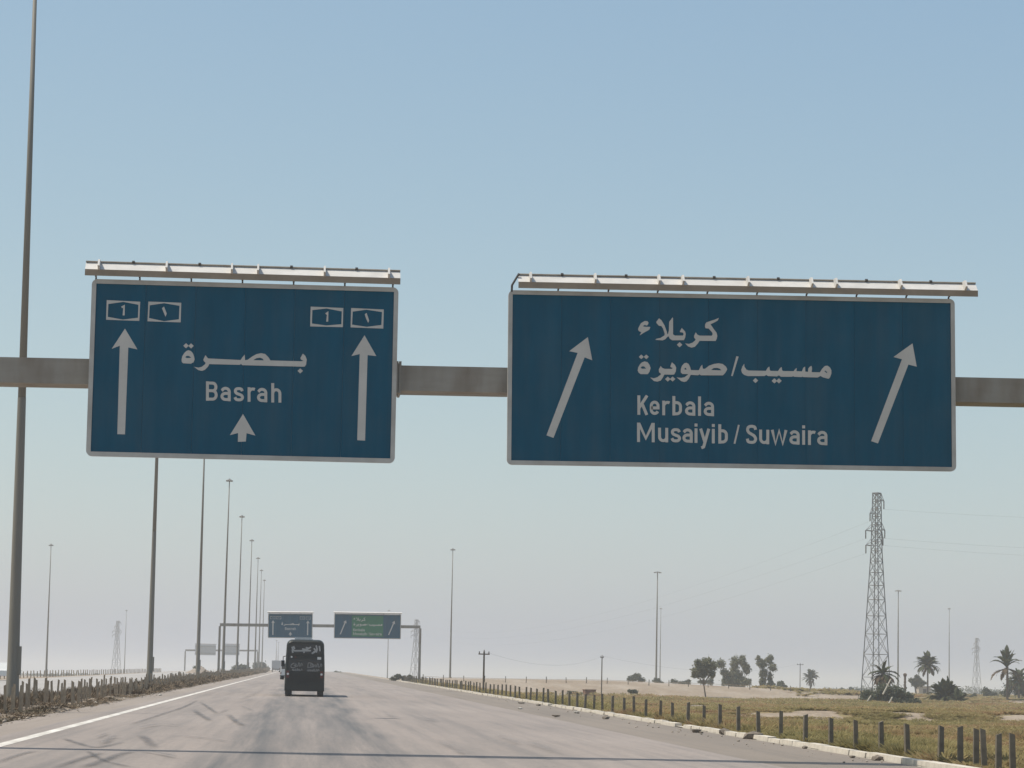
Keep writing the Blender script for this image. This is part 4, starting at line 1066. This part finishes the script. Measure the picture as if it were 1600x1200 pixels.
# palms
def frond_mesh(L, droop, up, seed, nl=22, wid=.46):
    rnd = random.Random(seed); V = []; T = []
    pts = []; ang = up; p = Vector((0, 0, 0)); n = 9
    for i in range(n+1):
        pts.append(p.copy()); p = p+Vector((math.cos(ang), 0, math.sin(ang)))*(L/n); ang -= droop/n*(.5+1.1*i/n)
    for i in range(n):                          # rachis as a narrow triangular rod
        a, b = pts[i], pts[i+1]; w = .035*(1-i/n)+.012; k = len(V)
        V += [(a.x, -w, a.z), (a.x, w, a.z), (a.x, 0, a.z-w), (b.x, -w*.9, b.z), (b.x, w*.9, b.z), (b.x, 0, b.z-w*.9)]
        T += [(k, k+1, k+4, k+3), (k+1, k+2, k+5, k+4), (k+2, k, k+3, k+5)]
    for i in range(nl):
        t = .16+.84*i/(nl-1); f = t*n; j = min(n-1, int(f)); a = pts[j].lerp(pts[j+1], f-j); dr = (pts[j+1]-pts[j]).normalized()
        ll = wid*L*.42*math.sin(math.pi*(.12+.86*t))**.6
        for s in (-1, 1):
            e = a+dr*ll*.75+Vector((0, s*ll*.8, rnd.uniform(-.25, .10)*ll)); w = .05+.03*rnd.random()
            k = len(V); q = dr*w*1.5
            V += [tuple(a-q), tuple(a+q), tuple(e)]; T.append((k, k+1, k+2))
    mb = MB(); mb.v = [tuple(v) for v in V]; mb.f = T
    return mb.mesh('frond')
FR_L = [frond_mesh(1.0, 1.25, .55, 1), frond_mesh(1.0, 1.6, .35, 2), frond_mesh(1.0, .8, 1.0, 3)]
FR_D = [frond_mesh(1.0, 1.5, .15, 4, 14), frond_mesh(1.0, 1.2, -.25, 5, 14)]
for q in FR_L: q.materials.append(M_palm)
for q in FR_D: q.materials.append(M_dead)
def palm(name, px, d, crown_py, label, L, nf, ndead, trunk_r, base_lift=0.0, spread=(.0, 1.25), dead_len=.8, trunk=True, cat='palm', lean=0.0):
    x = lat(px, d); zb = float(ground_z(x, d)); H = P(px, crown_py, d).z-zb
    root = empty(name, (x, d, zb), label, cat, 'date palms', random.uniform(0, 6.28))
    if trunk:
        mb = MB(); n = 10
        for i in range(n):
            a = Vector((lean*H*(i/n)**2, 0, H*i/n-.1)); b = Vector((lean*H*((i+1)/n)**2, 0, H*(i+1)/n-.1))
            mb.tube(a, b, trunk_r*(1.05+.1*(i % 2)), trunk_r*(1.0-.1*(i % 2)), 8)
        mb.build('trunk', M_palmbark, root)
    top = Vector((lean*H, 0, H-.1))
    for i in range(nf+ndead):
        dead = i >= nf
        me = random.choice(FR_D if dead else FR_L)
        o = bpy.data.objects.new('frond', me); link(o, root)
        o.location = top+Vector((random.uniform(-.08, .08), random.uniform(-.08, .08), random.uniform(-.25, .15)-(.35 if dead else 0)))
        pitch = random.uniform(-.1, .35) if dead else -random.uniform(*spread)+.35
        o.rotation_euler = (random.uniform(-.3, .3), pitch, i*2.399+random.uniform(-.25, .25))
        k = L*random.uniform(.8, 1.12)*(dead_len if dead else 1); o.scale = (k, k, k)
        if dead: o['label'] = 'dry brown hanging frond'
    return root
palm('date_palm', 1449.5, 560, 1039, 'tidy round-headed palm on a straight trunk, left of the round palm bush', 2.9, 64, 8, .17, spread=(-.25, 1.25))
palm('date_palm', 1574, 480, 1040, 'big palm with upright fronds and drooping dead ones near the right edge', 3.2, 26, 7, .20, spread=(.55, 1.35), dead_len=1.05)
palm('date_palm', 1266.5, 800, 1060, 'small single palm with drooping fronds right of the three trees', 2.9, 52, 9, .22, spread=(-.1, 1.2))
palm('date_palm', 1380, 372, 1050, 'dying palm with a shaggy brown head in front of the big pylon', 2.3, 14, 60, .26, spread=(-.4, .9))
palm('young_palm', 1477, 400, 1092, 'round dark spiky palm bush beside the straight palm', 3.1, 110, 6, .3, spread=(-.15, 1.5), trunk=False, cat='palm')
palm('young_palm', 1497, 395, 1098, 'smaller spiky palm sprout leaning right of the round palm bush', 2.3, 30, 4, .2, spread=(-.1, 1.3), trunk=False, cat='palm')
palm('date_palm', 1592, 520, 1062, 'bushy palm half cut by the right edge behind the big palm', 2.8, 44, 6, .2, spread=(-.2, 1.2))
# headless palm trunk
x = lat(1414, 500); zb = float(ground_z(x, 500)); H = P(1414, 1052, 500).z-zb
st = empty('palm_stump', (x, 500, zb), 'bare headless palm trunk with a knobbly top between pylon and straight palm', 'tree stump')
mb = MB()
for i in range(8): mb.tube((0, 0, H*i/8-.1), (0, 0, H*(i+1)/8-.1), .22+.03*(i % 2), .2, 8)
mb.build('trunk', M_palmbark, st)
MB().tube((0, 0, H-.55), (0, 0, H-.2), .3, .38, 8).tube((0, 0, H-.2), (0, 0, H+.02), .38, .2, 8).build('knob', M_palmbark, st)
# leaning pale stay poles
for k, (a, b, lab) in enumerate((((1347,1109),(1361,1087),'leaning pale stick left of the thicket at the big pylon'), ((1384.5,1107),(1394.5,1089),'leaning pale stick in the middle of the thicket, lower one'), ((1379.5,1085),(1392,1061),'leaning pale stick in the thicket, higher one under the dying palm'))):
    p, q = P(*a, 344-k*1.5), P(*b, 344-k*1.5)
    o = MB().tube(p-p, q-p, .10, .085, 8).build('stay_pole', M_kerb, None, loc=p); tag(o, lab, 'pole', 'leaning pale sticks')

# low scrub covering the right-hand field, grass by the kerb
def clump(n, seed, h=1.0, w=1.0):
    rng = np.random.default_rng(seed); 
    a = rng.random(n)*2*np.pi; r = .5*np.sqrt(rng.random(n)); z0 = rng.random(n)*.45*h
    base = np.stack([r*np.cos(a), r*np.sin(a), z0], 1)
    out = np.stack([np.cos(a)*(.25+.4*rng.random(n)), np.sin(a)*(.25+.4*rng.random(n)), .35+.8*rng.random(n)], 1)*(h*.55)
    side = np.stack([-np.sin(a), np.cos(a), np.zeros(n)], 1)*(w*(.045+.05*rng.random(n)))[:, None]
    side += rng.normal(size=(n, 3))*.02*w
    return np.stack([base-side, base+side, base+out*rng.uniform(.3, 1.0, (n, 1))], 1)     # (n,3,3) triangles
def scatter(name, pts, sizes, heights, nt, m, protos=6, w=1.0):
    cl = [clump(nt, 100+i, 1.0, w) for i in range(protos)]
    tri = []
    for i, (x, y) in enumerate(pts):
        t = cl[i % protos]; a = random.uniform(0, 6.28); c, s = math.cos(a), math.sin(a)
        q = t.copy(); q[..., 0] = (t[..., 0]*c-t[..., 1]*s)*sizes[i]; q[..., 1] = (t[..., 0]*s+t[..., 1]*c)*sizes[i]; q[..., 2] *= heights[i]
        q += (x, y, 0); tri.append(q)
    T = np.concatenate(tri); n = len(T)
    V = T.reshape(-1, 3); bz_ = np.repeat(ground_z(np.array([p[0] for p in pts]), np.array([p[1] for p in pts])), nt*3)
    V[:, 2] += bz_
    o = np_mesh(name, V, np.arange(3*n).reshape(-1, 3), m); tag(o, kind='stuff'); return o
def field_points(n, x0, x1, y0, y1, dens=lambda x, y: cover(x, y)):
    x = RNG.uniform(x0, x1, 6*n); y = RNG.uniform(y0, y1, 6*n)
    k = RNG.random(6*n) < dens(x, y); x, y = x[k][:n], y[k][:n]
    return list(zip(x, y))
def vh(p, sc): return np.clip(.5+1.1*vnoise(np.array([q[0] for q in p]), np.array([q[1] for q in p]), sc), 0, 1)
def field_clumps(n, x0, x1, y0, y1, s0, s1, h0, h1, sc, nt, w, dens=lambda x, y: cover(x, y)):
    p = field_points(n, x0, x1, y0, y1, dens)
    h = h0+(h1-h0)*vh(p, sc)*RNG.uniform(.5, 1, len(p))
    scatter('field_scrub', p, RNG.uniform(s0, s1, len(p)), h, nt, M_scrub, w=w)
field_clumps(2600, 15.0, 40, 52, 125, .6, 1.5, .16, .68, 4.5, 260, .42)
field_clumps(3600, 15.4, 62, 125, 184, .8, 1.8, .12, .50, 6, 130, .55)
field_clumps(4200, 15.6, 95, 180, 290, 1.0, 2.2, .18, .60, 11, 100, .7)
field_clumps(5200, 16, 130, 290, 412, 1.2, 2.8, .25, .85, 14, 60, .9)
field_clumps(3000, 80, 330, 420, 900, 2.5, 6, .3, .9, 30, 36, 1.4, lambda x, y: (x > y*.16)*1.0)
p = [(14.25+random.random()**2*.9, random.uniform(52, 300)) for _ in range(900)]
scatter('kerb_grass', p, RNG.uniform(.3, .6, len(p)), RNG.uniform(.08, .22, len(p)), 60, M_scrub, w=.35)
# median: dry scrub round the picket fence, rubble
p = [(-11.3+random.gauss(0, .25), 84+640*random.random()**1.6) for _ in range(1300)]
p += [(-10.3+random.gauss(0, .35), 170+560*random.random()**1.4) for _ in range(1000)]
low = [(-9.75+random.gauss(0, .22), 70+330*random.random()**1.5) for _ in range(1500)]
scatter('median_scrub', low, RNG.uniform(.3, .8, len(low)), RNG.uniform(.05, .16, len(low)), 60, M_dry, w=.5)
p += [(-12.6+random.gauss(0, .7), 100+640*random.random()**1.4) for _ in range(800)]
sz = np.array([.45+.0013*q[1]+random.random()*.4 for q in p]); hh = np.array([.22+.5*random.random()**1.3+(.15 if q[1] > 250 else 0) for q in p])
scatter('median_scrub', p, sz, hh, 110, M_dry, w=.5)

# rubble in the median (too many small stones to tell apart) and single stones on the road edge
def stone_mesh(seed):
    rng = np.random.default_rng(seed); import bmesh
    bm = bmesh.new(); bmesh.ops.create_icosphere(bm, subdivisions=1, radius=.5)
    for v in bm.verts: v.co *= float(.7+.5*rng.random()); v.co.z *= .65
    me = bpy.data.meshes.new('stone'); bm.to_mesh(me); bm.free(); return me
ST = [stone_mesh(i) for i in range(4)]
tv = [(np.array([v.co[:] for v in s.vertices]), np.array([f.vertices[:] for f in s.polygons])) for s in ST]
VV = []; FF = []; k = 0
for i in range(1500):
    x = -9.75+random.gauss(0, .45); y = 62+240*random.random()**1.4; s_ = .05+.11*random.random()**3
    v, f = tv[i % 4]; VV.append(v*s_+(x, y, max(float(ground_z(x, y)), road_z(y)-.02)+s_*.2)); FF.append(f+k); k += len(v)
v2 = []; f2 = []; k2 = 0
for i in range(170):
    x = 13.75-abs(random.gauss(0, .8)); y = 54+190*random.random()**1.5; s_ = .03+.07*random.random()**3
    v, f = tv[i % 4]; v2.append(v*s_+(x, y, road_z(y)+s_*.2)); f2.append(f+k2); k2 += len(v)
tag(np_mesh('shoulder_gravel', np.concatenate(v2), np.concatenate(f2), M_rubble), kind='stuff')
np_mesh('median_rubble', np.concatenate(VV), np.concatenate(FF), M_rubble); tag(COL.objects['median_rubble'], kind='stuff')
RK = [(1088,1144.5,.34,0,'dark stone by the kerb with a tiny one beside it'), (1096,1145.5,.16,0,'tiny dark stone right beside the dark stone at the kerb'), (1131,1147.5,.5,0,'broken brown lump in the gap of the kerb'), (1177,1154.5,.55,0,'dark pointed rock leaning on the kerb'),
      (900,1114.5,.30,1,'white stone lying at the kerb'), (946,1123.5,.36,0,'brown clod on a sandy spot by the kerb'), (868,1120.5,.40,0,'flat dark scrap on the shoulder left of the white stone'), (813,1107.8,.22,1,'small pale stone on the shoulder far ahead'), (814,1100.2,.5,0,'dark scrap at the kerb beyond the small pale stone'),
      (1257,1169.5,.18,0,'small dark pebble on the shoulder in front of the fence'), (1332,1184,.16,0,'small dark pebble near the lower kerb end'), (1371,1188,.3,0,'brown stone against the lowest kerb stretch'), (841,1102.8,.3,0,'short dark stub standing at the kerb'), (149,1099.5,.22,1,'white stone in front of the median pickets'), (250,1086.5,.24,1,'pale stone in the median dirt near the second mast')]
for (px, py, s_, pale, lab) in RK:
    q = on_road(px, py)
    me = ST[int(px) % 4].copy(); me.materials.clear(); me.materials.append(M_rockp if pale else M_rock)
    o = bpy.data.objects.new('stone', me); link(o); zz = max(road_z(q.y), float(ground_z(q.x, q.y)))
    o.location = (q.x, q.y, zz+s_*.16); o.scale = (s_*1.2, s_, s_*(.45 if 'flat' in lab or 'scrap' in lab else .9)); o.rotation_euler = (0, 0, random.uniform(0, 6))
    tag(o, lab, 'stone', 'loose stones along the road')

# rusty box on the bank, earth heap on the median, hut
x = lat(921, 400); zb = float(ground_z(x, 400))
rb = empty('rusty_skip', (x, 400, zb+.02), 'rusty brown box-shaped skip lying on the bare bank', 'skip', None, .2)
MB().prism([(-.75, .12), (.75, .12), (.85, .95), (-.85, .95)], -.6, .6).build('body', M_rust, rb)
MB().box(-.92, .92, -.66, .66, .953, 1.03).build('rim', M_rust, rb)
for xx in (-.55, .55): MB().box(xx-.07, xx+.07, -.55, .55, 0, .118).build('skid', M_rust, rb)
hx = lat(310, 545)
n = 26; V = []; Q = []
for i in range(n):
    for j in range(n):
        u, v = i/(n-1)*2-1, j/(n-1)*2-1; rr = min(1, math.hypot(u, v)); hgt = (1-rr)**.9*1.7*(1+.4*float(vnoise(u*9, v*9, 2)))
        xx, yy = hx+u*3.0+hgt*.2, 545+v*6; V.append((xx, yy, float(ground_z(xx, yy))+hgt-.1))
        if i and j: Q.append(((i-1)*n+j-1, i*n+j-1, i*n+j, (i-1)*n+j))
tag(np_mesh('earth_heap', V, Q, M_heap), 'brown earth heap in the median far ahead below the back-facing gantry', 'earth heap')
x = lat(1443, 720); zb = float(ground_z(x, 720))
hut = empty('hut', (x, 720, zb), 'small pale hut half hidden behind the straight palm trunk', 'hut')
MB().box(-1.6, 1.6, -1.6, 1.6, -.1, 2.5).build('wall', M_wall, hut)
MB().box(-1.9, 1.9, -1.9, 1.9, 2.502, 2.7).build('roof', M_kerb, hut)
MB().box(-.5, .4, -1.65, -1.603, 0, 1.9).build('door', M_wood, hut)

# ------------------------------------------------------------------ haze
hz = MB().box(-5200, 5200, -320, 9200, -4.2, 36).build('haze', M_dark)
hm = bpy.data.materials.new('haze'); hm.use_nodes = True
hn = hm.node_tree.nodes; hn.clear()
ho = hn.new('ShaderNodeOutputMaterial'); hv = hn.new('ShaderNodeVolumePrincipled')
hv.inputs['Color'].default_value = (0.88, 0.88, 0.88, 1); hv.inputs['Density'].default_value = HAZE; hv.inputs['Anisotropy'].default_value = 0.1
hm.node_tree.links.new(hv.outputs[0], ho.inputs['Volume'])
hz.data.materials.clear(); hz.data.materials.append(hm)
tag(hz, kind='stuff')
